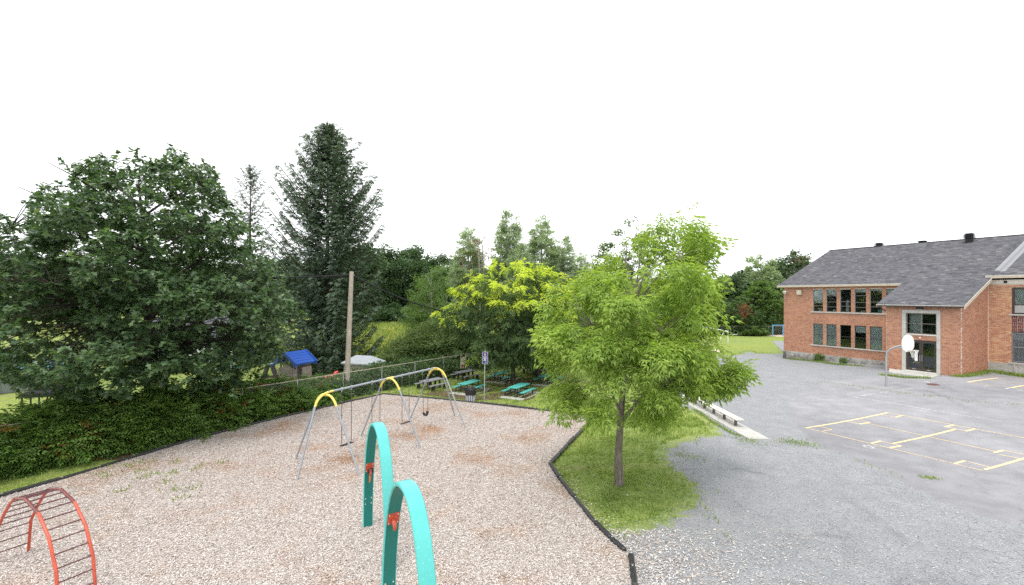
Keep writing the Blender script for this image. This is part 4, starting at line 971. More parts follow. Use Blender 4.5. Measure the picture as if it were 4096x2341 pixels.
# ------------------------------------------------------------------ swing set
swing = T('swing_set', 'grey steel swing frame with yellow bent tops over the chip bed', 'swing set', (SWA[0], SWA[1], 0), math.atan2(SWD[1], SWD[0]))
BZ = 3.06; BLN = float(np.linalg.norm(SWB - SWA)); mid = BLN / 2     # local x along the beam
MB().tube([(.1, 0, BZ), (BLN - .1, 0, BZ)], .045, 12).build('top_bar', 'steel', swing)
def leg(p_top, p_knee, foot):
    p_top, p_knee, foot = Vector(p_top), Vector(p_knee), Vector(foot); d = (foot - p_knee); y_end = p_knee + d * .16
    pts = [p_top * (1 - t) ** 2 + p_knee * 2 * t * (1 - t) + y_end * t * t for t in np.linspace(0, 1, 9)]
    l_ = MB().tube([y_end, foot - Vector((0, 0, .1))], .038, 12).build('leg', 'steel', swing); MB().tube(pts, .046, 12).build('bend', 'yellow_paint', l_)
for x0 in (0, mid, BLN):
    for sg in (1, -1): leg((x0, 0, BZ - (.10 if x0 in (0, BLN) else .0)), (x0, sg * .36, BZ - .02), (x0, sg * 1.92, .04))
leg((.35, 0, BZ), (-.36, 0, BZ + .03), (-1.45, -.14, .04)); leg((BLN - .35, 0, BZ), (BLN + .30, 0, BZ + .02), (BLN + 1.65, -.05, .04))
MB().tube([(mid - .22, 0, BZ), (mid + .22, 0, BZ)], .056, 12).build('sleeve', 'yellow_paint', swing)
def one_swing(k, gap, drop, belt, label, yaw=0.):
    c = SWA + SWD * k; o = T('swing', label, 'swing', (c[0], c[1], BZ), math.atan2(SWD[1], SWD[0]), 'swings hanging from the frame')
    for sg in (1, -1):
        hg = MB().tube([(sg * gap / 2, math.cos(a) * .065, math.sin(a) * .065) for a in np.linspace(0, 6.28, 13)], .014, 6).tube([(sg * gap / 2, 0, -.05), (sg * gap / 2, 0, -.13)], .018, 6); hg.build('hanger', 'galvanised', o)
        ch = MB(); n = int((drop - .2) / .07); g2 = gap / 2 if belt is None else gap / 2 * (1 - .5 * 0)
        for i in range(n):
            z1_ = -.13 - i * .07; f_ = i / n; x_ = sg * (gap / 2 + (belt - gap / 2 if belt else 0) * f_)
            if i % 2: ch.box(x_ - .014, x_ + .014, -.005, .005, z1_ - .082, z1_)
            else: ch.box(x_ - .005, x_ + .005, -.014, .014, z1_ - .082, z1_)
        ch.build('chain', 'chain', o)
    s_ = MB(); n = 10; w = (belt or gap / 2); sag = .0 if belt is None else .20; vs, fs = [], []
    for i in range(n + 1):
        t = -1 + 2 * i / n; x_ = t * (w + .05 if belt is None else w); z_ = -drop + .02 + sag * (abs(t) ** 2.2)
        for y_ in (-.085, .085):
            for dz in (0, .022): vs.append((x_, y_, z_ + dz))
        if i: k0 = (i - 1) * 4; fs += [(k0, k0 + 4, k0 + 6, k0 + 2), (k0 + 1, k0 + 3, k0 + 7, k0 + 5), (k0, k0 + 1, k0 + 5, k0 + 4), (k0 + 2, k0 + 6, k0 + 7, k0 + 3)]
    fs += [(0, 2, 3, 1), (n * 4, n * 4 + 1, n * 4 + 3, n * 4 + 2)]; s_.add(vs, fs).build('seat', 'rubber', o)
    return o
one_swing(1.05, .52, 2.42, None, 'flat black swing seat nearest the camera')
one_swing(2.75, .50, 2.44, None, 'black swing partly hidden behind the tall teal arch')
one_swing(4.75, .52, 2.42, None, 'flat black swing seat just beyond the middle legs')
one_swing(6.30, .50, 2.44, .17, 'sagging black belt swing farthest from the camera')

# ------------------------------------------------------------------ teal climbing arches
def arch(name, label, fl, fr, ht, hook, bw=.30, ring=False):
    fl, fr = A(fl), A(fr); c = (fl + fr) / 2; d = fr - fl; half = np.linalg.norm(d) / 2; o = T(name, label, 'climbing arch', (c[0], c[1], 0), math.atan2(d[1], d[0]), 'teal climbing arches')
    def crv(t):   # t -1..1: straight splayed legs, rounded top
        a = abs(t)
        e = 2.3; u = math.pi / 2 * (1 - a)
        return Vector((math.copysign(half * (math.cos(u)) ** (2 / e), t) if a else 0., 0, ht * math.sin(u) ** (2 / 2.0)))
    N = 64; ts = np.linspace(-1, 1, N + 1); P_ = [crv(t) for t in ts]; vs, fs = [], []; th = .085; ch = .02
    sec = [(-bw / 2 + ch, 0), (bw / 2 - ch, 0), (bw / 2, -ch), (bw / 2, -th + ch), (bw / 2 - ch, -th), (-bw / 2 + ch, -th), (-bw / 2, -th + ch), (-bw / 2, -ch)]
    nr = []
    for i in range(N + 1):
        tg = (P_[min(i + 1, N)] - P_[max(i - 1, 0)]).normalized(); n_ = Vector((-tg.z, 0, tg.x)); n_ = -n_ if n_.dot(P_[i] - Vector((0, 0, ht * .3))) < 0 else n_; nr.append((n_, tg))
        for w, h_ in sec: vs.append(P_[i] + Vector((0, w, 0)) + n_ * h_)
        if i:
            for k in range(8): fs.append(((i - 1) * 8 + k, (i - 1) * 8 + (k + 1) % 8, i * 8 + (k + 1) % 8, i * 8 + k))
    b = MB().add(vs, [tuple(reversed(f_)) for f_ in fs]).build('band', 'teal_paint', o)
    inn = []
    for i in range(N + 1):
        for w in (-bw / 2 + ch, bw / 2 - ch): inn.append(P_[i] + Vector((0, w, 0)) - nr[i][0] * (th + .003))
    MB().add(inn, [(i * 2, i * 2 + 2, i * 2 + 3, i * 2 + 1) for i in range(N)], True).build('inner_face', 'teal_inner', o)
    # joints with bolts on both legs
    for sg, tj in ((-1, .17), (1, .17)):
        i = int(np.argmin([abs(t - sg * (1 - tj)) for t in ts])); n_, tg = nr[i]; p_ = P_[i]
        MB().bar(p_ + Vector((0, -bw / 2, 0)) + n_ * .0, p_ + Vector((0, bw / 2, 0)), .008, .004, n_).build('seam', 'green_steel', o)
        bl = MB()
        for up_ in (.10, .24, -.06):
            for w in (-.085, .085):
                q0 = p_ + Vector((0, w, 0)) + tg * (up_ * -sg)
                bl.tube([q0 + n_ * .0, q0 + n_ * .014], .017, 10)
                if up_ < .2: bl.tube([q0 - n_ * th, q0 - n_ * (th + .014)], .017, 10)
        bl.build('bolts', 'bolt', o, 'stuff')
    # red hand hold on the inside of the far leg
    i = int(np.argmin([abs(p_.z - hook) + (0 if t < 0 else 9) for p_, t in zip(P_, ts)])); n_, tg = nr[i]; p_ = P_[i] - n_ * (th + .004)
    if tg.z < 0: tg = -tg
    pl = MB().bar(p_ - tg * .14, p_ + tg * .14, bw * .84, .012, n_).build('hold_plate', 'red_paint', o)
    for a_ in (-.1, .1):
        for w in (-.09, .09): MB().tube([p_ + tg * a_ + Vector((0, w, 0)), p_ + tg * a_ + Vector((0, w, 0)) - n_ * .02], .014, 8).build('bolt', 'bolt', pl)
    q0 = p_ - n_ * .01 - tg * .05
    MB().tube([q0, q0 - n_ * .10, q0 - n_ * .14 - tg * .05, q0 - n_ * .12 - tg * .12], [.05, .045, .04, .03], 10).build('hook', 'red_paint', pl)
    if ring:
        q1 = q0 - n_ * .13 + tg * .02
        MB().tube([q1 + Vector((0, math.cos(a) * .07, 0)) + tg * math.sin(a) * .08 for a in np.linspace(0, 6.283, 17)], .022, 8).build('rubber_ring', 'rubber', pl)
        MB().tube([q0 - n_ * .10 - tg * .12, q0 - n_ * .10 - tg * .36], [.028, .02], 8).build('pull_tab', 'orange_plastic', pl)
    return o
arch('climbing_arch', 'teal arch standing farther back beside the swings', (-4.36, 13.72), (-3.06, 11.5), 3.46, 1.98, .29, True)
arch('climbing_arch', 'nearest teal arch, rising from the bottom edge', (-2.66, 9.72), (-1.28, 7.45), 3.46, 2.42, .30, False)

# ------------------------------------------------------------------ red arched ladder
FA, FB = A((-13.13, 12.35)), A((-8.65, 9.87)); dv = FB - FA; Ld = np.linalg.norm(dv); dv /= Ld; pv = A((dv[1], -dv[0])); pv = pv if pv[1] < 0 else -pv
ladder = T('ladder_climber', 'worn red arched ladder climber at the bottom left', 'climber', (FA[0], FA[1], 0), math.atan2(dv[1], dv[0]))
RL = [(-.03, -.1), (.20, .94), (.70, 1.46), (1.17, 1.85), (1.52, 2.06), (2.25, 2.20), (3.08, 2.06), (3.70, 1.66), (4.10, 1.05), (4.22, .41), (4.26, -.1)]
GAP = -.62
for yy_, nm in ((0, 'rail'), (GAP, 'rail')):
    r1 = MB().tube([(x, yy_, z) for x, z in RL], .034, 10).build('rail', 'red_paint', ladder)
    MB().tube([(x, yy_, z + .0) for x, z in RL[4:7]], .0355, 10).build('worn_sleeve', 'red_worn', r1)
cum = np.concatenate([[0], np.cumsum([math.dist(RL[i], RL[i + 1]) for i in range(len(RL) - 1)])])
for k in np.arange(.42, cum[-1] - .3, .30):
    x_, z_ = np.interp(k, cum, [p_[0] for p_ in RL]), np.interp(k, cum, [p_[1] for p_ in RL])
    MB().tube([(x_, 0, z_), (x_, GAP, z_)], .0165, 8).build('rung', 'rung_metal', ladder)

# ------------------------------------------------------------------ bench on its pad
b0, b1 = G(2943, 1703.6), G(2817.5, 1635); bd = (b1 - b0).normalized(); ang = math.atan2(bd.y, bd.x); sp = (b1 - b0).length / 3
bench = T('long_bench', 'long low bench of pale planks beside the grass island', 'bench', b0, ang); NL = 6
for j, yy_ in enumerate((-.16, .0, .16)): MB().cbox(-.45, sp * (NL - 1) + .4, yy_ - .075, yy_ + .075, .40, .445, .01).build('plank', 'bench_wood', bench)
for k in range(NL): MB().box(k * sp - .05, k * sp + .05, -.06, .06, -.05, .36).box(k * sp - .045, k * sp + .045, -.22, .22, .36, .40).build('leg', 'dark_post', bench)
pad = MB().box(-2.3, sp * (NL - 1) + 1.6, -.45, .55, -.2, .025).build('bench_pad', 'concrete'); pad.location = b0; pad.rotation_euler = (0, 0, ang); struct(pad)

# ------------------------------------------------------------------ picnic tables
TD = math.atan2(.87, .48)
def teal_table(label, loc, grp='teal picnic tables'):
    t = T('picnic_table', label, 'picnic table', loc, TD, grp)
    for k in range(5): MB().cbox(-1.0, 1.0, -.38 + k * .153, -.38 + k * .153 + .146, .625, .665, .008).build('table_plank', 'teal_plank', t)
    for sg in (1, -1):
        for k in (0, 1): MB().cbox(-1.0, 1.0, sg * .72 - .15 + k * .152, sg * .72 - .15 + k * .152 + .146, .345, .385, .008).build('bench_plank', 'teal_plank', t)
    for sx in (-.72, .72):
        MB().bar((sx, -.28, 0), (sx, -.28, .62), .05).bar((sx, .28, 0), (sx, .28, .62), .05).bar((sx, -.35, .60), (sx, .35, .60), .05).build('leg', 'green_steel', t)
        for sg in (1, -1): MB().bar((sx, sg * .72, 0), (sx, sg * .72, .345), .05).build('leg', 'green_steel', t)
        MB().bar((sx, -.85, .32), (sx, .85, .32), .045).build('cross_bar', 'green_steel', t)
        MB().bar((sx, 0, .33), (sx * .1, 0, .61), .035).build('brace', 'green_steel', t)
    return t
def grey_table(label, loc, rz, grp='grey picnic tables'):
    t = T('picnic_table', label, 'picnic table', loc, rz, grp)
    for k in range(4): MB().cbox(-.95, .95, -.38 + k * .191, -.38 + k * .191 + .184, .62, .67, .01).build('table_plank', 'grey_plank', t)
    for sg in (1, -1):
        for k in (0, 1): MB().cbox(-.95, .95, sg * .78 - .14 + k * .142, sg * .78 - .14 + k * .142 + .136, .36, .41, .01).build('bench_plank', 'grey_plank', t)
    for sx in (-.6, .6):
        for sg in (1, -1):
            MB().bar((sx, sg * .30, 0), (sx, sg * .20, .62), .12, .09).build('leg', 'grey_recycled', t); MB().bar((sx, sg * .90, 0), (sx, sg * .84, .36), .10, .09).bar((sx, sg * .66, 0), (sx, sg * .72, .36), .10, .09).build('bench_leg', 'grey_recycled', t)
    return t
def tabpos(u, v): q_ = G(u, v, .66); return (q_.x, q_.y, -.02)
tables = [('t', tabpos(1879, 1526.6), 'sunlit teal picnic table behind the waste bin'), ('t', tabpos(2075.7, 1540.7), 'bright teal picnic table right of the blue sign'),
          ('t', tabpos(2007, 1488), 'shaded teal picnic table behind the slim tree trunk'), ('t', tabpos(2191.5, 1497.6), 'teal picnic table half hidden by the light green tree')]
for _, l_, lb in tables: teal_table(lb, l_)
grey_table('grey picnic table nearest the chain link fence and swings', tabpos(1727, 1518), TD - .12); grey_table('grey picnic table in front of the painted board', tabpos(1862.6, 1484), TD - .2); grey_table('grey picnic table farthest back under the trees', (2.0, 41.0, -.02), TD - .5)
def slab_rot(name, c, rz, x0, x1, y0, y1, z0, z1, mat):
    o = MB().box(x0, x1, y0, y1, z0, z1).build(name, mat); o.location = (c[0], c[1], 0); o.rotation_euler = (0, 0, rz); return struct(o)
for i, (_, l_, lb) in enumerate(tables):
    slab_rot('table_slab', l_, TD, -1.55, -1.0, -1.0, .75, -.2, .012, 'concrete'); slab_rot('table_slab', l_, TD, .75, 1.45, -1.0, 1.1, -.2, .012, 'concrete')
    for yy_ in (-.42, .1, -1.05): slab_rot('table_slab_rail', l_, TD, -.9, .74, yy_ - .05, yy_ + .05, -.2, .014, 'concrete')
    c_, s_ = math.cos(TD), math.sin(TD); pl = [(-1.3, -1.25), (1.5, -1.5), (1.9, .2), (1.1, 1.5), (-.9, 1.3), (-1.5, .3)]
    struct(sheet('mulch_patch', rough_line([(l_[0] + a_ * c_ - b_ * s_, l_[1] + a_ * s_ + b_ * c_) for a_, b_ in pl], .35, .1, True), -.012, 'dirt', .8))
struct(sheet('worn_ground', rough_line([xy(G(*p)) for p in ((1690, 1575), (1760, 1560), (1900, 1585), (1990, 1570), (2040, 1560), (2060, 1590), (1960, 1600), (1890, 1600), (1800, 1590))], .5, .15, True), -.016, 'dirt', .8))
struct(sheet('shaded_soil', rough_line([xy(G(*p)) for p in ((1960, 1535), (1990, 1515), (2090, 1512), (2200, 1512), (2270, 1530), (2180, 1545), (2080, 1542), (2000, 1548))], .5, .15, True), -.017, 'dirt', .8))

# ------------------------------------------------------------------ bin and sign
bl = G(1882, 1606); bn = T('waste_bin', 'grey slatted waste bin lined with a black bag', 'waste bin', bl)
for k in range(15):
    a_ = 2 * math.pi * k / 15; s_ = MB().box(-.046, .046, -.012, .012, .0, .52).build('slat', 'bin_slat', bn); s_.location = (.31 * math.cos(a_), .31 * math.sin(a_), 0); s_.rotation_euler = (0, 0, a_ + math.pi / 2)
MB().tube([(0, 0, .03), (0, 0, .5)], .285, 24).build('liner', 'grey_recycled', bn)
vs, fs, sgs = [], [], 40
for j, (z_, rr) in enumerate(((.44, .335), (.50, .35), (.62, .345), (.74, .35), (.84, .345), (.87, .33), (.86, .30), (.70, .27), (.5, .2))):
    for k in range(sgs):
        a_ = 2 * math.pi * k / sgs; w = .018 * math.sin(5 * a_ + 2 * j) + .012 * math.sin(11 * a_ + j * 3); vs.append(((rr + w) * math.cos(a_), (rr + w) * math.sin(a_), z_ + .02 * math.sin(3 * a_ + j)))
        if j: fs.append(((j - 1) * sgs + k, (j - 1) * sgs + (k + 1) % sgs, j * sgs + (k + 1) % sgs, j * sgs + k))
MB().add(vs, fs, True).build('bin_bag', 'bag', bn)
sb_ = G(1936, 1617); sg_ = T('notice_sign', 'blue rules sign with warning triangle on a steel pole', 'sign', sb_)
MB().tube([(0, 0, -.2), (.07, 0, 3.46)], .033, 10).build('pole', 'galvanised', sg_)
def rrect(w, h, r, n=5):
    out = []
    for cx_, cz_, a0 in ((w / 2 - r, h / 2 - r, 0), (-w / 2 + r, h / 2 - r, 90), (-w / 2 + r, -h / 2 + r, 180), (w / 2 - r, -h / 2 + r, 270)):
        for k in range(n + 1): a_ = R(a0 + 90 * k / n); out.append((cx_ + r * math.cos(a_), cz_ + r * math.sin(a_)))
    return out
def plate(poly, c, t0, t1): return MB().prism(poly, t0, t1).xf(Matrix.Translation(c) @ Matrix.Rotation(R(90), 4, 'X'))
SC_ = Vector((.068, -.045, 2.98)); ZR = R(7)
pw = plate(rrect(.36, .78, .05), SC_, 0, .006).build('plate', 'sign_white', sg_); plate(rrect(.33, .75, .04), SC_, .0065, .008).build('blue_field', 'sign_blue', pw)
plate([(-.085, .19), (.085, .19), (0, .345)], SC_, .0085, .0095).build('triangle', 'sign_red', pw); plate([(-.055, .205), (.055, .205), (0, .305)], SC_, .010, .011).build('triangle_field', 'sign_white', pw)
pic = MB()
for w, z_, h_ in ((.02, .255, .035), (.035, .225, .025)): pic.box(-w / 2, w / 2, -.0130, -.0115, z_ - h_ / 2, z_ + h_ / 2)
pic.xf(Matrix.Translation(SC_)).build('pictogram', 'paint_dark', pw)
tx = MB()
for z_, w, h_ in ((.155, .07, .028), (.09, .22, .012), (.072, .20, .012), (.054, .24, .012), (.005, .18, .012), (-.013, .23, .012), (-.031, .22, .012), (-.085, .13, .04), (-.14, .20, .012), (-.158, .22, .012), (-.176, .10, .012)):
    x_ = -w / 2
    while x_ < w / 2 - .01: ww = min(random.uniform(.025, .06), w / 2 - x_); tx.box(x_, x_ + ww - .006, -.0105, -.0088, z_ - h_ / 2, z_ + h_ / 2); x_ += ww
tx.box(-.02, .06, -.0105, -.0088, -.26, -.245).box(.02, .12, -.0105, -.0088, -.29, -.275)
tx.xf(Matrix.Translation(SC_)).build('lettering', 'sign_white', pw)

# ------------------------------------------------------------------ basketball hoop
hb = G(3545, 1547); hoop = T('basketball_hoop', 'basketball hoop with white fan backboard on a bent steel pole', 'basketball hoop', hb, math.atan2(AL[1], AL[0]))
MB().tube([(0, 0, -.2), (0, 0, 2.0), (.05, 0, 2.35), (.22, 0, 2.62), (.55, 0, 2.82), (.85, 0, 2.92)], .062, 14).build('pole', 'galvanised', hoop)
MB().tube([(.55, 0, 2.82), (.95, 0, 2.74), (1.22, 0, 2.72)], .04, 10).tube([(.80, .0, 2.90), (1.22, .25, 3.12)], .028, 8).tube([(.80, .0, 2.90), (1.22, -.25, 3.12)], .028, 8).tube([(.80, 0, 2.88), (1.22, 0, 3.10)], .028, 8).build('arm', 'galvanised', hoop)
fan = [(-.34, 0), (-.30, -.02), (.30, -.02), (.34, 0), (.46, .06), (.72, .16), (.80, .30)] + [(.82 * math.cos(a), .50 + .62 * math.sin(a)) for a in np.linspace(.0, math.pi, 20)] + [(-.80, .30), (-.72, .16), (-.46, .06)]
BZ_ = 2.58
bb_ = MB().prism(fan, 0, .05).xf(Matrix(((0, 0, 1, 1.20), (1, 0, 0, 0), (0, 1, 0, BZ_), (0, 0, 0, 1)))).build('backboard', 'white_board', hoop)
RC = Vector((1.55, 0, BZ_ + .10)); ri = MB().tube([RC + Vector((.235 * math.cos(a), .235 * math.sin(a), 0)) for a in np.linspace(0, 6.283, 25)], .013, 8).box(1.25, 1.33, -.1, .1, BZ_ + .03, BZ_ + .12).build('rim', 'white_trim', hoop)
nt_ = MB(); rows = [(0, .235), (-.12, .20), (-.24, .155), (-.36, .12), (-.46, .13)]
for j in range(4):
    for k in range(10):
        for sg in (0, 1):
            a0 = 2 * math.pi * (k + .5 * j) / 10; a1 = 2 * math.pi * (k + .5 * j + (.5 if sg else -.5)) / 10
            nt_.tube([RC + Vector((rows[j][1] * math.cos(a0), rows[j][1] * math.sin(a0), rows[j][0])), RC + Vector((rows[j + 1][1] * math.cos(a1), rows[j + 1][1] * math.sin(a1), rows[j + 1][0]))], .011, 5)
for k in range(3): nt_.tube([RC + Vector((.08 * k - .05, .05, -.42)), RC + Vector((.08 * k - .08, .02, -.56 - .07 * k))], .010, 5)
nt_.build('net', 'net_cord', hoop)

# ------------------------------------------------------------------ poles and wires
pb = PD(862, 978, 31.8); pb.z = 0; up_ = T('utility_pole', 'bare weathered wooden pole behind the swings', 'pole', pb)
top = PD(875, 676, 31.8) - pb; MB().tube([(0, 0, -.3), Vector(top) * .5, top], [.19, .165, .14], 16).build('shaft', 'pole_wood', up_); MB().tube([Vector(top) - Vector((.2, 0, .25)), Vector(top) + Vector((.2, 0, -.25))], .02, 8).build('bracket', 'galvanised', up_)
ptop = pb + top - Vector((0, 0, .22))
def wire(label, a, b, sag, r1=.04):
    a, b = Vector(a), Vector(b); pts = [a.lerp(b, t) - Vector((0, 0, sag * 4 * t * (1 - t))) for t in np.linspace(0, 1, 25)]
    m_ = MB().tube(pts, r1, 6).tube([p_ + Vector((0, 0, -.05 - .04 * math.sin(i * 1.1))) for i, p_ in enumerate(pts)], r1 * .5, 5); tag(m_.build('overhead_wire', 'cable'), label, 'wire')
wire('twisted black cable sagging right from the wooden pole', ptop, PD(1290, 790, 38), 1.0); 
pl2 = PD(28, 700, 62); pl2.z = 0; wire('black cable running left from the wooden pole through the oak', ptop, PD(-60, 676, 26), .35, .036)
p2 = T('utility_pole', 'distant wooden pole at the far left edge', 'pole', pl2); MB().tube([(0, 0, -.3), (0, 0, 11.0)], [.2, .15], 10).build('shaft', 'pole_wood', p2); MB().bar((-1, 0, 10.4), (1, 0, 10.4), .12).build('cross_arm', 'pole_wood', p2)
wire('thin cable crossing before the trees left of the school', G(2650, 1220, 6.6) if False else PY(2600, 1215, 76), PY(3220, 1246, 76), .6, .02)

# ------------------------------------------------------------------ chain link fence
def fence(label, a, b, ht, gap, mesh_step=.11, wr=.0022):
    a, b = Vector(a), Vector(b); L_ = (b - a).length; d = (b - a).normalized(); o = T('chain_link_fence', label, 'fence', a, math.atan2(d.y, d.x)); n = int(L_ / gap)
    for k in range(n + 1): MB().tube([(k * L_ / n, 0, -.2), (k * L_ / n, 0, ht + .06)], .035, 8).build('post', 'galvanised', o)
    MB().tube([(0, 0, ht), (L_, 0, ht)], .024, 8).build('top_rail', 'pole_wood', o)
    V, Fq = [], []; k = -ht
    while k < L_:
        for sg in (1, -1):
            x0 = k if sg > 0 else k + ht; x1 = x0 + sg * ht; p_ = (x0, 0.); q_ = (x1, ht); i = len(V)
            V += [(x0 - wr, .01 * sg, .02), (x0 + wr, .01 * sg, .02), (x1 + wr, .01 * sg, ht), (x1 - wr, .01 * sg, ht)]; Fq.append((i, i + 1, i + 2, i + 3))
        k += mesh_step
    V = A(V); V[:, 0] = np.clip(V[:, 0], 0, L_); me = link('wire_mesh', mesh_np('wire_mesh', V, [A(Fq)]), 'galvanised', o); me['kind'] = 'stuff'
    return o
FDIR = A((9.87, 13.5)); FDIR = FDIR / np.linalg.norm(FDIR); F0 = A((-14.4, 26.6))
fp0, fp1 = F0 - FDIR * 14, F0 + FDIR * 21
fence('chain link fence with rusty top rail behind the hedge', (*fp0, 0), (*fp1, 0), 1.75, 3.1)
fence('chain link fence along the far edge of the sports field', (18, 81, 0), (60, 79, 0), 1.6, 3.0, .25, .005)
def board(name, label, loc, rz, w, h_, zb, seed):
    o = T(name, label, 'board', loc, rz); MB().box(-w / 2, w / 2, 0, .02, zb, zb + h_).build('panel', 'cream_board', o)
    if seed == 0:
        MB().prism([(.17 * math.cos(a), .22 * math.sin(a)) for a in np.linspace(0, math.pi, 14)], 0, .006).xf(Matrix.Translation((0, -.002, zb + h_ * .80)) @ Matrix.Rotation(R(90), 4, 'X')).build('painted_cap', 'paint_dark', o)
        MB().box(-.18, .18, -.008, -.002, zb + h_ * .75, zb + h_ * .79).build('painted_band', 'yellow_paint', o)
        for sg in (1, -1): MB().prism([(sg * .10 + .07 * math.cos(a), .19 * math.sin(a)) for a in np.linspace(0, 6.2, 14)], 0, .006).xf(Matrix.Translation((0, -.002, zb + .18)) @ Matrix.Rotation(R(90), 4, 'X')).build('painted_oval', 'paint_maroon', o)
    else:
        for x_, z_, r__ in ((-.08, .3, .1), (.1, .55, .12), (-.05, .75, .08)): MB().prism([(x_ + r__ * .7 * math.cos(a), z_ + r__ * math.sin(a)) for a in np.linspace(0, 6.2, 12)], 0, .006).xf(Matrix.Translation((0, -.002, zb)) @ Matrix.Rotation(R(90), 4, 'X')).build('painted_shape', 'paint_dark', o)
    return o
pbd = PY(1853, 1450, 39.2); board('painted_board', 'tall painted figure board on the fence behind the grey tables', (pbd.x, pbd.y, 0), .25, .49, 1.25, .72, 0)
pbd = PY(2990, 1325, 80.6); board('painted_board', 'small black and white painted board on the far fence', (pbd.x, pbd.y, 0), 0, .5, .95, .05, 1)

# ------------------------------------------------------------------ far field: goal, bench, swing frame, post
ga, gb = G(2912, 1373), G(2817, 1349); goal = T('soccer_goal', 'white metal goal frame on the grass field', 'goal', (ga.x, ga.y, 0)); gv = gb - ga
for q_ in (Vector((0, 0, 0)), gv): MB().tube([q_, q_ + Vector((0, 0, 1.75))], .06, 10).build('post', 'sign_white', goal); MB().tube([q_ + Vector((-.5, .2, 1.70)), q_ + Vector((-1.25, .3, .02))], .05, 8).tube([q_ + Vector((0, 0, 1.72)), q_ + Vector((-.5, .2, 1.70))], .05, 8).build('brace', 'sign_white', goal)
MB().tube([(0, 0, 1.72), gv + Vector((0, 0, 1.72))], .06, 10).build('crossbar', 'sign_white', goal)
fb = G(2922, 1344); fe = G(2987, 1342.5); fbn = T('field_bench', 'long white plank bench at the far fence', 'bench', fb, math.atan2((fe - fb).y, (fe - fb).x)); L_ = (fe - fb).length
MB().cbox(0, L_, -.2, .2, .22, .28, .01).build('plank', 'white_board', fbn)
for k in (.12, .5, .88): MB().box(L_ * k - .04, L_ * k + .04, -.15, .15, -.02, .22).build('leg', 'dark_post', fbn)
s0, s1 = G(3091, 1345), G(3132, 1345); fr_ = T('blue_swing_frame', 'light blue swing frame at the field edge by the school', 'swing frame', s0); dx = s1.x - s0.x
for k in range(3): MB().tube([(dx * k, 0, -.1), (dx * k, 0, 1.95)], .075, 10).build('post', 'sky_blue_paint', fr_)
MB().tube([(-.1, 0, 1.86), (dx * 2 + .1, 0, 1.90)], .06, 10).build('top_bar', 'sky_blue_paint', fr_)
for k in (.3, .55, .75): MB().bar((dx * k, 0, 1.86), (dx * k, 0, .5), .02).build('chain', 'chain', fr_)
pp = G(2891, 1436); gp = T('marker_post', 'thin grey post with a red cap at the gravel edge', 'post', pp); MB().tube([(0, 0, -.1), (0, 0, 1.08)], .035, 8).build('shaft', 'galvanised', gp); MB().disc((0, 0, 1.08), .06, .09, n=10).build('cap', 'toy_red', gp)
pp = G(2711, 1459); gp = T('thin_post', 'thin bare steel post behind the light green tree', 'post', pp); MB().tube([(0, 0, -.1), (0, 0, 1.0)], .03, 8).build('shaft', 'galvanised', gp); MB().disc((0, 0, 1.0), .04, .03, n=8).build('cap', 'galvanised', gp)
bp = G(2757, 1383); pt = T('blue_play_table', 'blue play table beyond the sand pit behind the leaves', 'play table', bp)
for x_ in (-.9, 0, .9): MB().box(x_ - .07, x_ + .07, -.07, .07, -.05, 1.0).build('leg', 'sky_blue_paint', pt)
MB().cbox(-1.2, 1.2, -.4, .4, .62, .70, .02).build('table_top', 'sky_blue_paint', pt)
for u, v in ((2727, 1398), (2775, 1388), (2790, 1391), (2739, 1403)):
    q_ = G(u, v); o = MB().tube([(0, 0, 0), (0, 0, .22), (0, 0, .26)], [.16, .26, .27], 12).tube([(.27 * math.cos(a), 0, .26 + .2 * math.sin(a)) for a in np.linspace(0, 3.14, 9)], .02, 6).build('toy_bucket', 'orange_plastic'); o.location = q_; tag(o, 'small orange toy bucket by the sand pit', 'bucket', 'orange toy buckets')

# ------------------------------------------------------------------ neighbour's yard
ph = PD(735, 955, 35); ph.z = 0; play = T('playhouse', 'tan plastic playhouse with blue gabled roof behind the hedge', 'playhouse', ph, R(-22))
MB().cbox(-.95, .95, -.75, .75, 0, .62, .04).build('base', 'playhouse_tan', play)
def wallp(y_, nm):
    out = [(-.85, 0), (.85, 0), (.85, .85), (.55, .87)] + [(.45 * math.cos(a), .90 + .20 * math.sin(a)) for a in np.linspace(.2, math.pi - .2, 8)] + [(-.55, .87), (-.85, .85)]
    w_ = MB().prism(out, 0, .08).xf(Matrix.Translation((0, y_, .64)) @ Matrix.Rotation(R(90), 4, 'X')).build(nm, 'playhouse_tan', play)
    for k in range(9): MB().box(-.72 + k * .16, -.705 + k * .16, y_ - .09, y_ - .081, .70, 1.42).build('groove', 'playhouse_dark', w_)
wallp(-.70, 'front_panel'); wallp(.78, 'back_panel')
MB().cbox(.78, .92, -.2, .70, .63, 1.55, .03).build('side_panel', 'playhouse_tan', play)
for x_ in (-.8, .8):
    for y_ in (-.62, .62): MB().tube([(x_, y_, .6), (x_, y_, 1.95)], .05, 8).build('post', 'playhouse_tan', play)
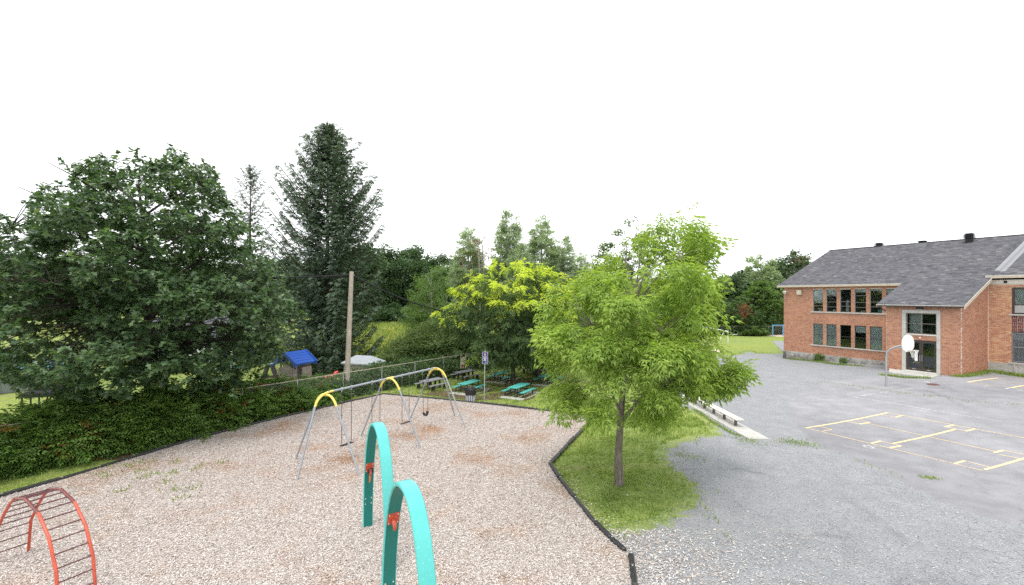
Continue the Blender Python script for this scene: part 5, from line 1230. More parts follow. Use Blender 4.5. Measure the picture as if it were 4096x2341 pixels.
for sg in (1, -1):
    rp = MB().add([(0, -.95, 2.72), (0, .95, 2.72), (sg * 1.08, .95, 1.92), (sg * 1.08, -.95, 1.92), (0, -.95, 2.62), (0, .95, 2.62), (sg * 1.08, .95, 1.80), (sg * 1.08, -.95, 1.80)],
        [f_ if sg > 0 else tuple(reversed(f_)) for f_ in ((3, 2, 1, 0), (4, 5, 6, 7), (0, 1, 5, 4), (1, 2, 6, 5), (2, 3, 7, 6), (3, 0, 4, 7))]).build('roof_panel', 'roof_blue', play)
    for k in range(1, 5):
        f_ = k / 5; MB().bar((sg * 1.08 * f_, -.9, 2.725 - .8 * f_), (sg * 1.08 * f_, .9, 2.725 - .8 * f_), .03, .02).build('roof_rib', 'roof_blue', rp)
    for y_ in (-.98, .98): MB().bar((0, y_, 2.66), (sg * 1.15, y_, 1.84), .10, .22).bar((sg * 1.08, y_, 1.90), (sg * 1.08, y_, 1.66), .12).build('eave_trim', 'roof_blue', rp)
af = PD(672, 958, 35); af.z = 0; mini = T('toy_swing', 'grey plastic toy swing frame attached left of the playhouse', 'toy swing', af); dvv = ph - af
for sg in (1, -1): MB().bar((sg * .75, 0, 0), (sg * .12, 0, 1.7), .20, .34, (0, 1, 0)).build('leg', 'playhouse_dark', mini)
MB().bar((-.45, 0, .75), (.45, 0, .75), .12, .18).build('cross_piece', 'playhouse_dark', mini)
MB().tube([(0, 0, 1.68), dvv * .62 + Vector((0, 0, 1.95))], .07, 10).build('beam', 'sky_blue_paint', mini)
for k in (.22, .42):
    q_ = dvv * .62 * k / .5 + Vector((0, 0, 1.72)); MB().tube([q_, q_ - Vector((0, 0, 1.2))], .02, 6).tube([q_ + Vector((.35, 0, 0)), q_ + Vector((.35, 0, -1.2))], .02, 6).build('rope', 'net_cord', mini); MB().cbox(q_.x - .02, q_.x + .38, q_.y - .09, q_.y + .09, q_.z - 1.24, q_.z - 1.18, .01).build('seat', 'toy_red', mini)
shp = PD(905, 945, 37); shp.z = 0; shed = T('plastic_shed', 'pale grey plastic storage shed behind the wooden pole', 'shed', shp, R(-18))
MB().cbox(-1.25, 1.25, -.9, .9, -.02, 1.62, .03).build('wall', 'shed_wall', shed)
for k in range(7): MB().box(-1.12 + k * .17, -1.105 + k * .17, -.912, -.902, .1, 1.5).build('groove', 'playhouse_tan', shed)
MB().add([(-1.4, -1.05, 1.6), (1.4, -1.05, 1.6), (1.4, 1.05, 1.6), (-1.4, 1.05, 1.6), (-.75, 0, 2.12), (.75, 0, 2.12), (-1.4, -1.05, 1.5), (1.4, -1.05, 1.5), (1.4, 1.05, 1.5), (-1.4, 1.05, 1.5)], [(0, 1, 5, 4), (1, 2, 5), (2, 3, 4, 5), (3, 0, 4), (6, 7, 1, 0), (7, 8, 2, 1), (8, 9, 3, 2), (9, 6, 0, 3), (9, 8, 7, 6)]).build('roof', 'shed_roof', shed)
# blue house with white door, seen through the oak
hs = PD(505, 931, 42); hs.z = 0; house = T('blue_house', 'dark blue sided house with white door behind the oak', 'house', (hs.x, hs.y, 0), R(8))
hm = MB().box(-6.2, 2.4, .04, 8, -.1, 3.0)
for k in range(20): hm.add([(-6.22, 0, .15 * k), (2.42, 0, .15 * k), (2.42, .035, .15 * k + .148), (-6.22, .035, .15 * k + .148), (-6.22, .05, .15 * k), (2.42, .05, .15 * k)], [(0, 1, 2, 3), (4, 5, 1, 0)])
hm.build('wall', 'siding_blue', house); MB().box(2.36, 2.50, -.03, .12, 0, 3.0).build('corner_trim', 'siding_white', house)
dd = MB().box(-1.0, 1.0, -.05, .02, 0, 2.15)
for k in range(4): dd.box(-.9, .9, -.07, -.05, .08 + k * .52, .50 + k * .52)
dd.build('garage_door', 'siding_white', house)
MB().box(-1.15, -1.0, -.06, .0, 0, 2.3).box(1.0, 1.15, -.06, .0, 0, 2.3).box(-1.0, 1.0, -.06, 0, 2.15, 2.3).build('door_trim', 'siding_white', house)
MB().add([(-6.6, -.5, 2.95), (2.8, -.5, 2.95), (2.8, 4, 4.9), (-6.6, 4, 4.9), (2.8, 8.5, 2.95), (-6.6, 8.5, 2.95)], [(0, 1, 2, 3), (3, 2, 4, 5), (1, 4, 2), (0, 3, 5), (5, 4, 1, 0)]).build('roof', 'house_roof', house)
for x_ in (-4.8, -3.0): w_ = MB().box(x_, x_ + 1.1, -.04, .01, 1.0, 2.2).build('window', 'siding_white', house); MB().box(x_ + .08, x_ + 1.02, -.05, -.042, 1.08, 2.12).build('pane', 'glass', w_)
# pool
pc = Vector((-40.2, 35.0, 0)); pool = T('above_ground_pool', 'grey walled above ground pool at the left edge', 'pool', pc); PR = 4.7
sgm = 40; ring = [(PR * math.cos(2 * math.pi * k / sgm), PR * math.sin(2 * math.pi * k / sgm)) for k in range(sgm)]
wv = [(x, y, 0) for x, y in ring] + [(x, y, 1.32) for x, y in ring]; MB().add(wv, [(k, (k + 1) % sgm, sgm + (k + 1) % sgm, sgm + k) for k in range(sgm)], True).build('wall', 'pool_wall', pool)
rv = [(x * .985, y * .985, 1.325) for x, y in ring] + [(x * 1.035, y * 1.035, 1.325) for x, y in ring] + [(x * 1.035, y * 1.035, 1.36) for x, y in ring] + [(x * .985, y * .985, 1.36) for x, y in ring]
MB().add(rv, [(j * sgm + k, j * sgm + (k + 1) % sgm, ((j + 1) % 4) * sgm + (k + 1) % sgm, ((j + 1) % 4) * sgm + k) for j in range(4) for k in range(sgm)]).build('rim', 'pool_rim', pool)
MB().add([(x * .98, y * .98, 1.15) for x, y in ring], [tuple(range(sgm))]).build('water', 'pool_water', pool)
for k in range(0, sgm, 3): x, y = ring[k]; MB().box(-.06, .06, -.05, .05, 0, 1.32).xf(Matrix.Translation((x * 1.012, y * 1.012, 0)) @ Matrix.Rotation(2 * math.pi * k / sgm, 4, 'Z')).build('post', 'pool_rim', pool)
pf = PD(128, 1012, 27.6); pf.z = 0; pbn = T('patio_bench', 'dark cushioned patio bench beside the pool', 'patio bench', pf, R(18))
MB().cbox(-1.3, 1.3, -.4, .4, .92, 1.22, .08).build('seat_cushion', 'cushion', pbn); MB().cbox(-1.3, 1.3, .3, .5, 1.2, 1.75, .06).build('back_cushion', 'cushion', pbn)
for x_ in (-1.2, -.4, .4, 1.2):
    for y_ in (-.35, .4): MB().box(x_ - .03, x_ + .03, y_ - .03, y_ + .03, -.02, .95).build('leg', 'vent_black', pbn)
# toys
def ride_on(label, loc, rz, body, wheel, grp=None):
    o = T('ride_on_toy', label, 'toy', loc, rz, grp)
    MB().cbox(-.45, .45, -.18, .18, .18, .42, .06).cbox(-.15, .2, -.14, .14, .40, .55, .05).build('body', body, o); MB().tube([(.32, 0, .40), (.26, 0, .72)], .03, 8).tube([(.26, -.2, .72), (.26, .2, .72)], .03, 8).build('handlebar', wheel, o)
    for x_ in (-.3, .32):
        for y_ in (-.22, .22): MB().disc((x_, y_ - .04, .17), .17, .08, (0, 1, 0), 14).build('wheel', wheel, o)
    return o
q_ = PD(823, 945, 35.5); q_.z = .55; 
def rocker(label, loc):
    o = T('rocking_toy', label, 'toy', loc, R(30)); MB().tube([(-.5, 0, .5), (-.2, 0, .62), (.25, 0, .62), (.42, 0, .95), (.55, 0, 1.0)], [.16, .24, .22, .16, .1], 12).build('body', 'toy_red', o)
    for sg in (1, -1): MB().tube([(x, sg * .22, .05 + .18 * (x / .8) ** 2) for x in np.linspace(-.8, .8, 11)], .035, 8).tube([(-.3, sg * .15, .5), (-.4, sg * .22, .1)], .04, 8).tube([(.3, sg * .15, .5), (.4, sg * .22, .1)], .04, 8).build('rocker', 'toy_teal', o)
    MB().tube([(.36, -.2, .85), (.36, .2, .85)], .025, 8).build('handle', 'yellow_paint', o); return o
q_.z = 0; rocker('red rocking toy with teal runners behind the fence', q_)
q_ = PD(644, 950, 33.5); q_.z = 0; ride_on('red ride-on toy with white wheels on the neighbour lawn', q_, R(15), 'toy_red', 'toy_white')
q_ = PD(352, 948, 38); q_.z = 0; ride_on('red and white toy car left of the oak trunk', q_, R(-20), 'toy_red', 'toy_white')
q_ = PD(605, 925, 42); q_.z = 0; cr_ = T('toy_crate_stack', 'teal slatted plastic lounger on the neighbour lawn', 'lounger', q_, R(-25))
for k in range(16): MB().bar((-1.5 + k * .13, -.35, .35), (-1.5 + k * .13, .35, .35), .06, .03).build('slat', 'toy_teal', cr_)
for k in range(8): MB().bar((.6 + k * .08, -.35, .38 + k * .11), (.6 + k * .08, .35, .38 + k * .11), .05, .03).build('back_slat', 'toy_teal', cr_)
for x_ in (-1.4, .5):
    for y_ in (-.3, .3): MB().box(x_ - .03, x_ + .03, y_ - .03, y_ + .03, -.02, .36).build('leg', 'toy_teal', cr_)
cr_.name = 'slatted_lounger'

# ------------------------------------------------------------------ trees
def offs(rows): return [(z, r_, ox, oy) for z, r_, ox, oy in rows]
# the big oak behind the hedge
ob = PD(373, 1060, 24.2); ob.z = 0
OAK = [(-160, 600), (-60, 560), (0, 536), (45, 545), (60, 590), (75, 560), (78, 500), (92, 462), (140, 450), (152, 412), (200, 396), (225, 402), (262, 378), (318, 398), (338, 366), (362, 392), (400, 386), (424, 372), (460, 374), (492, 414), (524, 408), (556, 466), (575, 500), (598, 546), (640, 566), (655, 610), (690, 650), (708, 700), (738, 770), (716, 815), (690, 850), (700, 890), (672, 930), (640, 962), (560, 985), (470, 978), (420, 962), (395, 948), (345, 950), (330, 978), (250, 985), (170, 1000), (110, 975), (60, 985), (30, 950), (-60, 930), (-160, 930)]
broadleaf('oak_tree', 'huge dark green oak filling the left side', ob,
          [(1.0, 5.6, -.9, 0), (2.2, 6.8, -.9, 0), (4.4, 7.6, -.8, 0), (7.2, 7.6, -.8, 0), (9.2, 7.0, -1.0, 0), (10.8, 6.4, -1.0, 0), (12.4, 5.4, -1.0, 0), (13.8, 4.2, -.9, 0), (15.3, 2.6, -.5, 0)],
          1500, 65, t_oak(), .30, 'leaf_oak', 'bark_oak', .30, 12.8, .14, 3, csize=1.15, flat=.33, inner=.35, up=1.1, droop=.4, limbs=18, azn=.2, limb_r=.42, tuft=13, sil=OAK, void=(1.5, -1.15))
# light green tree on the grass island
ab = GD(1540, 1205); ext = []
r_ = np.random.default_rng(9)
for k in range(34):
    t = r_.random(); ext.append((2.2 + 2.5 * t + r_.normal(0, .2), .9 - .2 * t + r_.normal(0, .35), 3.95 - .1 * t + r_.normal(0, .25)))
for k in range(16): t = r_.random(); ext.append((2.4 + 1.5 * t, -.2 + r_.normal(0, .4), 8.3 + r_.normal(0, .5)))
ASH = [(1334, 802), (1345, 752), (1352, 722), (1388, 684), (1404, 652), (1455, 640), (1492, 672), (1528, 640), (1556, 604), (1592, 576), (1622, 540), (1652, 538), (1662, 566), (1680, 532), (1722, 532), (1742, 560), (1776, 548), (1802, 604), (1776, 640), (1742, 652), (1770, 690), (1808, 660), (1838, 684), (1828, 742), (1798, 786), (1812, 832), (1786, 870), (1740, 884), (1712, 902),
       (1764, 872), (1822, 890), (1872, 906), (1886, 925), (1845, 950), (1795, 972), (1740, 980), (1704, 962), (1676, 985), (1672, 1038), (1640, 1030), (1604, 1050), (1530, 1022), (1474, 1052), (1436, 1002), (1390, 1026), (1376, 990), (1350, 962), (1362, 904), (1338, 856)]
broadleaf('ash_tree', 'bright light green leafy tree on the grass island', ab,
          [(2.2, 2.0, .1, 0), (3.0, 2.8, 0, 0), (4.0, 3.1, .1, 0), (5.2, 3.3, .25, 0), (6.4, 3.3, .5, 0), (7.4, 3.0, .75, 0), (8.2, 2.4, 1.3, 0), (9.1, 1.9, 1.6, 0), (10.1, 1.4, 1.8, 0)],
          215, 48, t_pinnate(3, 1., .46, .115, .6, 50), .42, 'leaf_ash', 'bark_ash', .155, 8.2, .26, 5, tuft=8, csize=.52, flat=.5, inner=.40, up=1.1, droop=.8, limbs=14, extra=ext, azn=.2, limb_r=.5, sil=ASH, void=(2.3, -.35))

def spruce(name, label, base, H_, rprof, mat, seed, step=.26, sspray=.5, droop=.28, bmat='bark_dark', skip=0., layer=(.34, .52), wid=.42):
    r = np.random.default_rng(seed); root = T(name, label, 'tree', base); wood = [([Vector((0, 0, -.1)), Vector((0, 0, H_ * .5)), Vector((.05, 0, H_))], [.011 * H_, .007 * H_, .012])]
    P, Dd, Nn, S_ = [], [], [], []; z = 1.2; up3 = A((0, 0, 1.))
    while z < H_ - .2:
        rad = float(np.interp(z, *zip(*rprof))); nb = int(r.integers(6, 9)); a0 = r.uniform(0, 6.28); fz = z / H_
        for k in range(nb):
            if r.random() < skip: continue
            az = a0 + 6.283 * k / nb + r.normal(0, .22); L_ = rad * r.uniform(.74, 1.04) * (1.15 if r.random() < .1 else 1); n = max(4, int(L_ / step)); h = A((math.cos(az), math.sin(az), 0)); sd_ = A((-math.sin(az), math.cos(az), 0))
            z0 = z + r.uniform(-.12, .12); ris = -.28 + .95 * fz + r.normal(0, .06); pts = []
            for i in range(n + 1):
                t = i / n; zz = z0 + L_ * (ris * t - droop * (1 - fz) * math.sin(math.pi * t) + .30 * t ** 2.5); p = h * L_ * t * (1 - .06 * t) + up3 * zz; pts.append(p)
                if t < .12 and fz < .9: continue
                wd = wid * (.35 + .9 * math.sin(math.pi * min(1, t * .9 + .08))) * min(1, .35 + L_ / 3.5)
                for sg in (0, 1, -1):
                    if sg == 0: d = h + up3 * r.uniform(-.1, .35)
                    else: d = h * r.uniform(.35, .8) + sd_ * sg * r.uniform(.55, .9) - up3 * r.uniform(.05, .75) * (1.1 - .6 * fz)
                    P.append(p + sd_ * sg * wd * r.uniform(.0, .55) - up3 * abs(sg) * wd * r.uniform(.0, .35)); Dd.append(d); Nn.append(up3 + r.normal(0, .3, 3)); S_.append(sspray * r.uniform(.7, 1.2) * min(1, .5 + L_ / 4) * (1 - .25 * t))
            m = max(1, n // 4); q_ = [Vector(v) for v in pts[::m]] + [Vector(pts[-1])]; wood.append((q_, [.03 * min(1, L_ / 4) + .008] * (len(q_) - 1) + [.006]))
        z += r.uniform(*layer) * (1 if z < H_ * .8 else .7)
    for k in range(4): P.append(A((0, 0, H_ - .25 - .22 * k))); Dd.append(A((.02, .3 * (-1) ** k * (k > 0), 1))); Nn.append(A((1, 0, 0))); S_.append(.45)
    tubes_np(wood, 5).build('trunk', bmat, root); V, Fs = place(t_spray(5, seed), A(P), A(Dd), A(Nn), A(S_)); link('crown', mesh_np(name + '_crown', V, Fs), mat, root); return root
sb = PD(815, 905, 43); sb.z = 0
spruce('spruce_tree', 'tall dark spruce rising behind the wooden pole', sb, 23.3, [(0, 5.2), (4, 5.6), (9, 5.6), (12.4, 5.6), (14.4, 5.0), (16.3, 3.8), (18.7, 2.7), (21.1, 1.45), (22.2, .8), (23.3, .1)], 'leaf_spruce', 2, .33, .70, wid=.5)
lb = PD(622, 905, 50); lb.z = 0
spruce('larch_tree', 'thin airy larch between the oak and the spruce', lb, 21.3, [(0, 3.2), (8, 3.2), (13, 2.6), (17, 1.9), (20, 1.1), (21.3, .3)], 'leaf_larch', 6, .34, .42, .12, 'bark_dark', .25, (.5, .8), .3)

# yellow tipped locusts over the picnic tables
def tipf(zlo, pr):
    def fn(C, r):
        out = np.hypot(C[:, 0], C[:, 1]); return ((C[:, 2] > zlo + r.normal(0, .8, len(C))) & (r.random(len(C)) < pr)) | (r.random(len(C)) < .035)
    return fn
l1 = G(2052, 1535)
broadleaf('locust_tree', 'locust tree with bright yellow top leaves over the picnic tables', l1, [(1.5, 2.2, 0, 0), (2.4, 3.6, 0, 0), (4.0, 4.5, -.2, 0), (6.0, 4.6, -.2, 0), (7.6, 4.0, -.2, 0), (8.8, 2.7, 0, 0), (9.6, 1.2, .3, 0)],
          330, 32, t_pinnate(4, 1., .30, .13, .45, 62), .46, 'leaf_locust', 'bark_dark', .20, 7.5, .18, 12, tuft=8, csize=.8, flat=.42, inner=.45, up=1., droop=.6, limbs=12, tipfn=lambda C, r: tipf(6.2, .8)(C, r).astype(float), azn=.12)
l2 = G(2150, 1507)
broadleaf('locust_tree', 'darker locust standing right behind the yellow topped tree', l2, [(1.6, 1.6, 0, 0), (2.6, 3.0, .2, 0), (4.4, 3.6, .4, 0), (6.4, 3.4, .4, 0), (8.0, 2.6, .4, 0), (9.4, 1.2, .4, 0)],
          220, 32, t_pinnate(4, 1., .30, .13, .45, 62), .48, 'leaf_locust', 'bark_dark', .24, 7.5, .18, 13, tuft=8, csize=.8, flat=.42, inner=.45, up=1., droop=.5, limbs=10, tipfn=lambda C, r: tipf(6.6, .8)(C, r).astype(float), azn=.12)

# woodland: prototypes then single copies
TR = T
def proto_wood(name, label, lm, seed, hgt, rad, n, per, ls, bm='bark_dark', cs=1.5, azn=.25, low=.12, grp=None, tm=None, inner=.5):
    return broadleaf(name, label, (0, 0, 0), [(hgt * low, rad * .6, 0, 0), (hgt * .3, rad * .95, 0, 0), (hgt * .55, rad, 0, 0), (hgt * .8, rad * .72, 0, 0), (hgt * .95, rad * .35, 0, 0), (hgt, rad * .12, 0, 0)], n, per, tm or t_cluster(6, .6, 1., seed), ls, lm, bm, hgt * .018, hgt * .86, .15, seed, grp, cs, .6, inner, .6, .25, 10, (), None, 0, None, None, 'tree', azn, wood_n=5)
def put(root, px, base_y, top_y, Y, hgt, label, wx=1., rz=None, first=False):
    q_ = PD(px, base_y, Y); top_ = H - (top_y * 1.6075 - YH) / F * Y; sc = top_ / hgt; rz = random.uniform(0, 6.28) if rz is None else rz; loc = (q_.x, q_.y, -.1)
    if first: root.location = loc; root.rotation_euler = (0, 0, rz); root.scale = (sc * wx, sc * wx, sc); root['label'] = label; return root
    return dup(root, loc, rz, (sc * wx, sc * wx, sc), label)
G_W = 'deciduous trees of the wood beyond the meadow'
wp = [proto_wood('wood_tree', '', 'leaf_wood', 61, 18, 5.6, 200, 14, .95, grp=G_W), proto_wood('wood_tree', '', 'leaf_wood', 62, 18, 5.0, 190, 14, .9, grp=G_W), proto_wood('wood_tree', '', 'leaf_wood', 63, 18, 6.2, 220, 14, 1.0, grp=G_W)]
wl = [(905, 612, 120, 1.1), (940, 616, 128, 1.), (985, 618, 126, 1.), (1030, 616, 132, 1.), (1068, 640, 124, 1.1), (1105, 634, 122, 1.), (1145, 645, 118, 1.1), (1190, 655, 116, 1.1), (1245, 660, 118, 1.2), (1310, 655, 116, 1.2), (1370, 660, 112, 1.2), (1430, 668, 112, 1.2), (1490, 665, 112, 1.2),
      (870, 622, 118, 1.1), (800, 640, 124, 1.2), (720, 640, 120, 1.2), (640, 640, 120, 1.2), (560, 650, 118, 1.2), (470, 640, 118, 1.3), (380, 640, 116, 1.3), (290, 640, 112, 1.3), (200, 640, 108, 1.3), (110, 640, 104, 1.3), (30, 618, 98, 1.2), (-60, 630, 92, 1.3), (-160, 640, 90, 1.3)]
used = set()
for i, (px, ty, Y_, wx) in enumerate(wl):
    k = i % 3
    lab = 'dark green deciduous tree of the wood beyond the meadow'
    put(wp[k], px, 800, ty, Y_, 18, lab, wx, None, k not in used); used.add(k)
low = proto_wood('understory_shrub', '', 'leaf_wood', 67, 5, 3.4, 90, 14, .75, cs=1.2, low=.04, grp='low growth at the foot of the wood'); low['category'] = 'shrub'
for i, px in enumerate(range(860, 1240, 38)): put(low, px, 800, 752 + (i * 7) % 16, 108 + (i * 5) % 8, 5, 'dark low shrub along the far edge of the meadow', 1.4, None, i == 0)

# poplars
G_P = 'pale poplars behind the yellow tree'
pp1 = proto_wood('poplar_tree', '', 'leaf_poplar', 71, 20, 3.2, 420, 22, .32, 'bark_pale', .72, .3, .16, G_P, t_cluster(5, .7, 1.25, 3), .25); pp2 = proto_wood('poplar_tree', '', 'leaf_poplar', 72, 20, 2.9, 400, 22, .32, 'bark_pale', .7, .3, .18, G_P, t_cluster(5, .7, 1.25, 4), .25)
for i, (px, ty, Y_, wx, lab) in enumerate([(1165, 556, 72, 1.15, 'pale poplar left of the tallest two, behind the yellow tree'), (1268, 518, 75, .95, 'tallest pale poplar with white stems, behind the yellow tree'), (1348, 530, 76, 1.1, 'pale poplar right of the tallest poplar'), (1403, 582, 74, 1., 'short pale poplar right of the tall poplars'), (1448, 622, 70, 1., 'small pale poplar just left of the light green tree'), (1300, 600, 70, 1.1, 'low pale poplar between the two tall poplars')]):
    put(pp1 if i % 2 == 0 else pp2, px, 830, ty, Y_, 20, lab, wx, None, i < 2)
def bare(name, label, base, hgt, seed, bm, spread=.35, lean=0., leaves=None, n=9):
    r = np.random.default_rng(seed); o = T(name, label, 'tree', base); wood = []; tips = []
    tp = [Vector((lean * hgt * t * t, r.normal(0, .05), hgt * t)) for t in np.linspace(0, 1, 7)]; tp[0].z = -.1; wood.append((tp, [hgt * .012 * (1 - .9 * t) + .015 for t in np.linspace(0, 1, 7)]))
    for k in range(n):
        f_ = .35 + .6 * k / n; j = int(f_ * 6); p0 = tp[j].lerp(tp[j + 1], f_ * 6 - j); az = r.uniform(0, 6.28); L_ = hgt * spread * (1.15 - f_) * r.uniform(.7, 1.3); e = p0 + Vector((math.cos(az) * L_ * .7, math.sin(az) * L_ * .7, L_ * .9)); m_ = p0.lerp(e, .5) + Vector((math.cos(az), math.sin(az), -.3)) * L_ * .12; wood.append(([p0, m_, e], [.05, .035, .012])); tips.append(e)
        for w in range(3): f2 = r.uniform(.3, .9); q0 = p0.lerp(e, f2); q1 = q0 + Vector(r.normal(0, .3, 3) * L_) + Vector((0, 0, L_ * .25)); wood.append(([q0, q1], [.025, .008])); tips.append(q1)
    tubes_np(wood, 5).build('trunk', bm, o)
    if leaves:
        C = A([tuple(t) for t in tips for _ in range(leaves)]) + r.normal(0, .35, (len(tips) * leaves, 3)); V, Fs = place(t_cluster(4, .6, 1., 5), C, r.normal(0, 1, C.shape), r.normal(0, .5, C.shape) + A((0, 0, 1)), .3 * r.uniform(.6, 1.2, len(C))); link('crown', mesh_np(name + '_leaves', V, Fs), 'leaf_dead', o)
    return o
def gp_(px, Y_): q_ = PD(px, 800, Y_); return (q_.x, q_.y, 0)
bare('dead_tree', 'bare grey dead tree left of the light green tree', gp_(1470, 60), 12.8, 81, 'bark_pale', .38, .03)
bare('dead_tree', 'leaning white dead stem beside the tallest poplar', gp_(1285, 68), 13.5, 82, 'bark_pale', .25, .07); bare('dead_tree', 'white dead stem between the tall poplars', gp_(1325, 66), 12.5, 83, 'bark_pale', .25, .05); bare('dead_tree', 'thin white dead stem right of the left poplar', gp_(1208, 70), 17.2, 84, 'bark_pale', .22, -.04)
bare('dying_tree', 'dying tree with reddish leaves beside the left poplar', gp_(1195, 69), 16.2, 85, 'bark_pale', .30, -.02, 5, 12)
bare('dying_tree', 'dying tree with rusty leaves behind the school roof', gp_(1986, 92), 14.4, 86, 'bark_pale', .42, .02, 4, 14)
bare('dying_tree', 'low rusty brown dying tree at the far field edge', gp_(1852, 80), 5.0, 87, 'bark_red', .45, .04, 7, 12)

# maple behind the light green tree, trees right of it
mp_ = PD(1556, 850, 58)
broadleaf('maple_tree', 'grey green maple peeking out above the light green tree', (mp_.x, mp_.y, 0), [(3, 2.5, 0, 0), (6, 3.6, 0, 0), (10, 3.8, 0, 0), (13, 3.0, 0, 0), (15, 1.8, .3, 0), (16.3, .6, .5, 0)], 150, 20, t_cluster(5, .6, 1.1, 8), .42, 'leaf_shrub', 'bark_pale', .22, 14, .2, 91, csize=.95, azn=.25)
G_F = 'trees along the far edge of the sports field'
fp_ = [proto_wood('field_tree', '', 'leaf_wood', 93, 14, 4.6, 230, 18, .62, 'bark_pale', 1.05, .28, .1, G_F, None, .4), proto_wood('field_tree', '', 'leaf_light', 94, 14, 3.6, 220, 18, .55, 'bark_pale', .95, .28, .08, G_F, None, .35), proto_wood('field_tree', '', 'leaf_poplar', 95, 14, 3.6, 170, 18, .55, 'bark_pale', .95, .3, .2, G_F, None, .3)]
fl_ = [(0, 1965, 626, 96, 1.25, 'broad dark tree behind the left end of the school roof'), (2, 1893, 624, 92, 1., 'tall pale tree with white branches left of the school'), (1, 1900, 692, 84, 1.25, 'light green tree in front of the far wood, left of the school'), (1, 2020, 648, 104, 1.1, 'light green tree top above the school roof edge'), (0, 1845, 672, 94, 1.1, 'dark tree between light green tree and pale tree'),
       (0, 1790, 690, 92, 1.2, 'dark tree behind the right side of the light green tree'), (2, 1828, 668, 98, 1., 'thin pale tree behind the right branches'), (0, 1935, 700, 88, 1.2, 'dark tree just left of the school corner'), (0, 1730, 690, 96, 1.3, 'dark tree hidden behind the light green crown'), (0, 1670, 690, 98, 1.3, 'dark tree behind the middle of the light green crown'), (2, 1610, 672, 100, 1.2, 'pale tree behind the light green crown'), (0, 1545, 690, 104, 1.3, 'dark tree low behind the maple')]
used = set()
for k, px, ty, Y_, wx, lab in fl_: put(fp_[k], px, 820, ty, Y_, 14, lab, wx, None, k not in used); used.add(k)
fs_ = proto_wood('field_shrub', '', 'leaf_shrub_dark', 97, 5, 3.0, 110, 16, .5, 'bark_dark', .95, .3, .03, 'shrubs along the far field fence'); fs_['category'] = 'shrub'
for i, (px, ty) in enumerate([(1700, 770), (1740, 765), (1775, 770), (1805, 760), (1838, 752), (1872, 764), (1905, 772), (1932, 768), (1955, 770), (1660, 770), (1620, 765), (1580, 768)]): put(fs_, px, 820, ty, 82.5 + (i % 3), 5, 'dark rounded shrub along the far field fence', 1.15, None, i == 0)
wk = proto_wood('field_weed', '', 'leaf_light', 98, 1.3, .8, 24, 10, .22, 'bark_dark', .35, .3, .05, 'bright weeds at the far fence'); wk['category'] = 'weed'
for i, (px, ty) in enumerate([(1870, 805), (1885, 812), (1850, 815), (1900, 818)]): put(wk, px, 834, ty, 79, 1.3, 'bright green weed at the foot of the far fence', 1.2, None, i == 0)

# shrubs behind and along the chain link fence
G_S = 'shrubs behind the chain link fence'
sp_ = [proto_wood('fence_shrub', '', 'leaf_shrub', 101, 4, 2.6, 170, 22, .26, 'bark_dark', .72, .3, .05, G_S, t_cluster(6, .38, 1.2, 9), .4), proto_wood('fence_shrub', '', 'leaf_shrub_dark', 102, 4, 2.5, 170, 22, .28, 'bark_dark', .75, .3, .05, G_S, t_cluster(6, .42, 1.2, 10), .4)]
for s_ in sp_: s_['category'] = 'shrub'
sl_ = [(0, 1010, 838, 42, 1.1, 'olive green shrub right of the spruce, before the meadow'), (0, 1062, 812, 43, 1.1, 'tall olive shrub between the meadow and the yellow tree'), (0, 1112, 790, 44, 1.1, 'olive shrub touching the yellow topped tree'), (1, 1150, 815, 45, 1.1, 'dark shrub behind the painted board'), (1, 1000, 884, 39.5, 1., 'dark shrub at the fence left of the grey tables'), (1, 1050, 870, 41, 1., 'dark leafy shrub at the fence before the olive shrubs'), (1, 1100, 862, 42.5, 1., 'dark shrub at the fence beside the painted board'), (0, 948, 890, 40, .8, 'small olive shrub beside the plastic shed'),
       (1, 1200, 830, 46, 1.2, 'dark shrub behind the yellow topped tree trunk'), (1, 1390, 850, 52, 1.2, 'dark shrub far behind the picnic tables'), (1, 1440, 845, 54, 1.2, 'dark shrub deep behind the light green tree'), (1, 1320, 850, 54, 1.2, 'dark shrub beyond the farthest picnic table'), (1, 1260, 845, 52, 1.2, 'dark shrub beyond the yellow topped tree')]
used = set()
for k, px, ty, Y_, wx, lab in sl_: put(sp_[k], px, 900, ty, Y_, 4, lab, wx, None, k not in used); used.add(k)
lt = proto_wood('young_aspen', 'slender light green aspen with a pale stem before the wood', 'leaf_light', 104, 11, 2.6, 120, 18, .34, 'bark_pale', .75, .35, .15, None, t_cluster(5, .6, 1.2, 11), .3); put(lt, 1073, 860, 645, 58, 11, lt['label'], 1., None, True)
lt2 = dup(lt, lt.location + Vector((-1.8, 1.5, 0)), 2., tuple(v * .72 for v in lt.scale), 'smaller aspen left of the slender aspen')
lt['group'] = lt2['group'] = 'aspens before the wood'

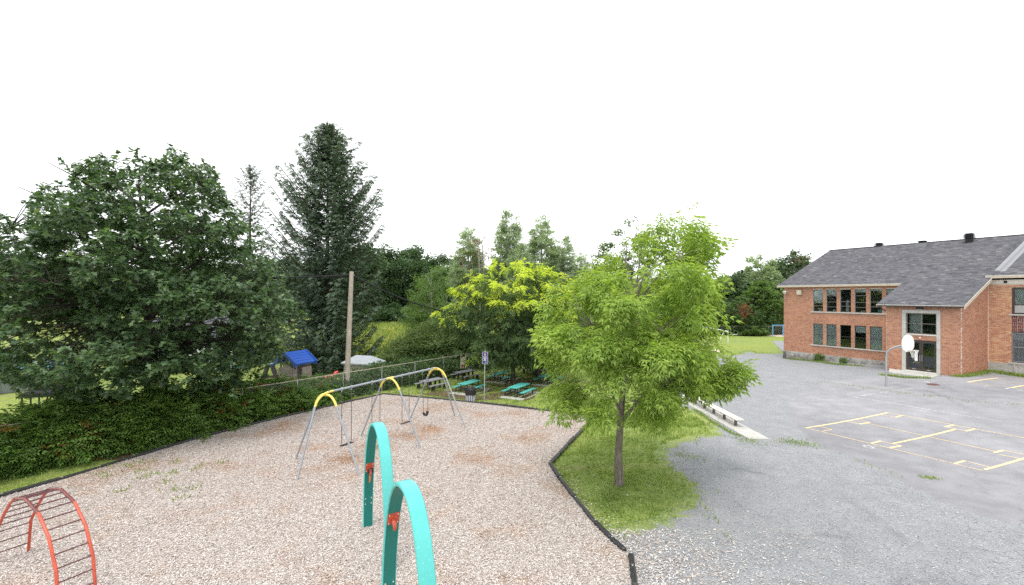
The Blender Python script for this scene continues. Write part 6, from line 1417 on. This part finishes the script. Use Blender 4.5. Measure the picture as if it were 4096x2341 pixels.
# sumac hedge in front of the fence
def hedge(name, label, path, depth, hts, n, seed, lm, tm, ls):
    r = np.random.default_rng(seed); root = T(name, label, 'hedge', (0, 0, 0)); pts = A([xy(p_) for p_ in path]); seg = np.linalg.norm(np.diff(pts, axis=0), axis=1); cum_ = np.concatenate([[0], np.cumsum(seg)]); tot = cum_[-1]
    nC = n // 16; t = r.uniform(0, tot, nC); x_ = np.interp(t, cum_, pts[:, 0]); y_ = np.interp(t, cum_, pts[:, 1]); dx_ = np.interp(np.minimum(t + .3, tot), cum_, pts[:, 0]) - np.interp(np.maximum(t - .3, 0), cum_, pts[:, 0]); dy_ = np.interp(np.minimum(t + .3, tot), cum_, pts[:, 1]) - np.interp(np.maximum(t - .3, 0), cum_, pts[:, 1]); nn = unit(np.column_stack([-dy_, dx_]))   # away from the camera
    nn = np.where((nn[:, :1] * -1 + nn[:, 1:]) < 0, -nn, nn)
    hh = np.interp(t / tot, *zip(*hts)) * (.84 + .14 * np.sin(t * 1.9) + .10 * np.sin(t * 4.7)); a = r.uniform(0, 1, nC); 
    # dome section: a 0 front foot .. 1 back top, filled to the outer skin
    ang = a * math.pi * .62; rr = r.uniform(.62, 1., nC) ** .5; dep = depth * (1 - np.cos(ang) * rr) * .75; z = np.maximum(.12, hh * np.sin(ang) * rr); lump = .30 * np.sin(t * 3.1 + z * 2.) + .18 * np.sin(t * 7.3 + z * 4.) ; dep += .45 - lump
    C = np.column_stack([x_ + nn[:, 0] * dep, y_ + nn[:, 1] * dep, z]); out = unit(np.column_stack([-nn * np.cos(ang)[:, None], np.sin(ang) + .25]))
    per = 16; ci = np.repeat(np.arange(nC), per); N = nC * per; q_ = r.normal(0, .28, (N, 3)); pos = C[ci] + q_; pos[:, 2] = np.maximum(pos[:, 2], .06); th = r.uniform(0, 6.28, N)
    d = unit(out[ci] * .7 + np.column_stack([np.cos(th), np.sin(th), r.uniform(-.35, .25, N)]) * .9); nor = unit(A((0, 0, .9)) + out[ci] * .4 + r.normal(0, .35, (N, 3))); V, Fs = place(tm, pos, d, nor, ls * r.uniform(.65, 1.2, N))
    tip = (r.random(nC) < .055)[ci] * (r.random(N) < .8); link('foliage', mesh_np(name + '_foliage', V, Fs, attrs={'tip': np.repeat(tip.astype(float), len(tm[0]))}), lm, root)
    st = MB()
    for k in range(0, nC, 3): p0 = Vector((C[k, 0] + nn[k, 0] * .4, C[k, 1] + nn[k, 1] * .4, -.05)); e = Vector(C[k]); st.tube([p0, p0.lerp(e, .5) + Vector((0, 0, .1)), e], [.02, .014, .006], 4, False)
    st.build('stems', 'bark_dark', root); return root
hp = hedge_front[:-1]
hedge('sumac_hedge', 'long leafy sumac hedge along the left edge of the playground', hp, 2.5, [(0, 2.4), (.25, 2.25), (.5, 2.0), (.72, 1.55), (.85, 1.15), (1, .9)], 13000, 111, 'leaf_hedge', t_pinnate(4, 1., .32, .14, .45, 62), .56)
hp2 = [GD(850, 1000), GD(900, 984), GD(950, 972), GD(1000, 963), GD(1060, 952), GD(1120, 940), GD(1170, 928)]
hedge('fence_hedge', 'dark bushy growth along the fence behind the swings', hp2, 1.6, [(0, 1.0), (.3, 1.3), (.6, 1.35), (1, 1.3)], 6500, 112, 'leaf_shrub_dark', t_cluster(5, .5, 1.1, 12), .30)
# little bushes at the foot of the school wall
wbp = broadleaf('wall_bush', '', (0, 0, 0), [(.05, .25, 0, 0), (.3, .42, 0, 0), (.55, .34, 0, 0), (.75, .1, 0, 0)], 40, 14, t_leaf(.5), .16, 'leaf_light', 'bark_dark', .02, .5, .2, 121, 'bushes at the school wall', csize=.2, limbs=4, category='bush')
q_ = G(3274, 1446); wbp.location = (q_.x - .1, q_.y - .2, float(gh(q_.x, q_.y))); wbp['label'] = 'small green bush at the foot of the school wall'
q_ = G(3373, 1455); dup(wbp, (q_.x, q_.y, float(gh(q_.x, q_.y))), 1., .72, 'smaller bush farther right at the school foundation')
q_ = G(3975, 1480); dup(wbp, (q_.x, q_.y, float(gh(q_.x, q_.y))), 2., (1.5, 1.5, 1.0), 'bushy weeds in the corner of the school wings')
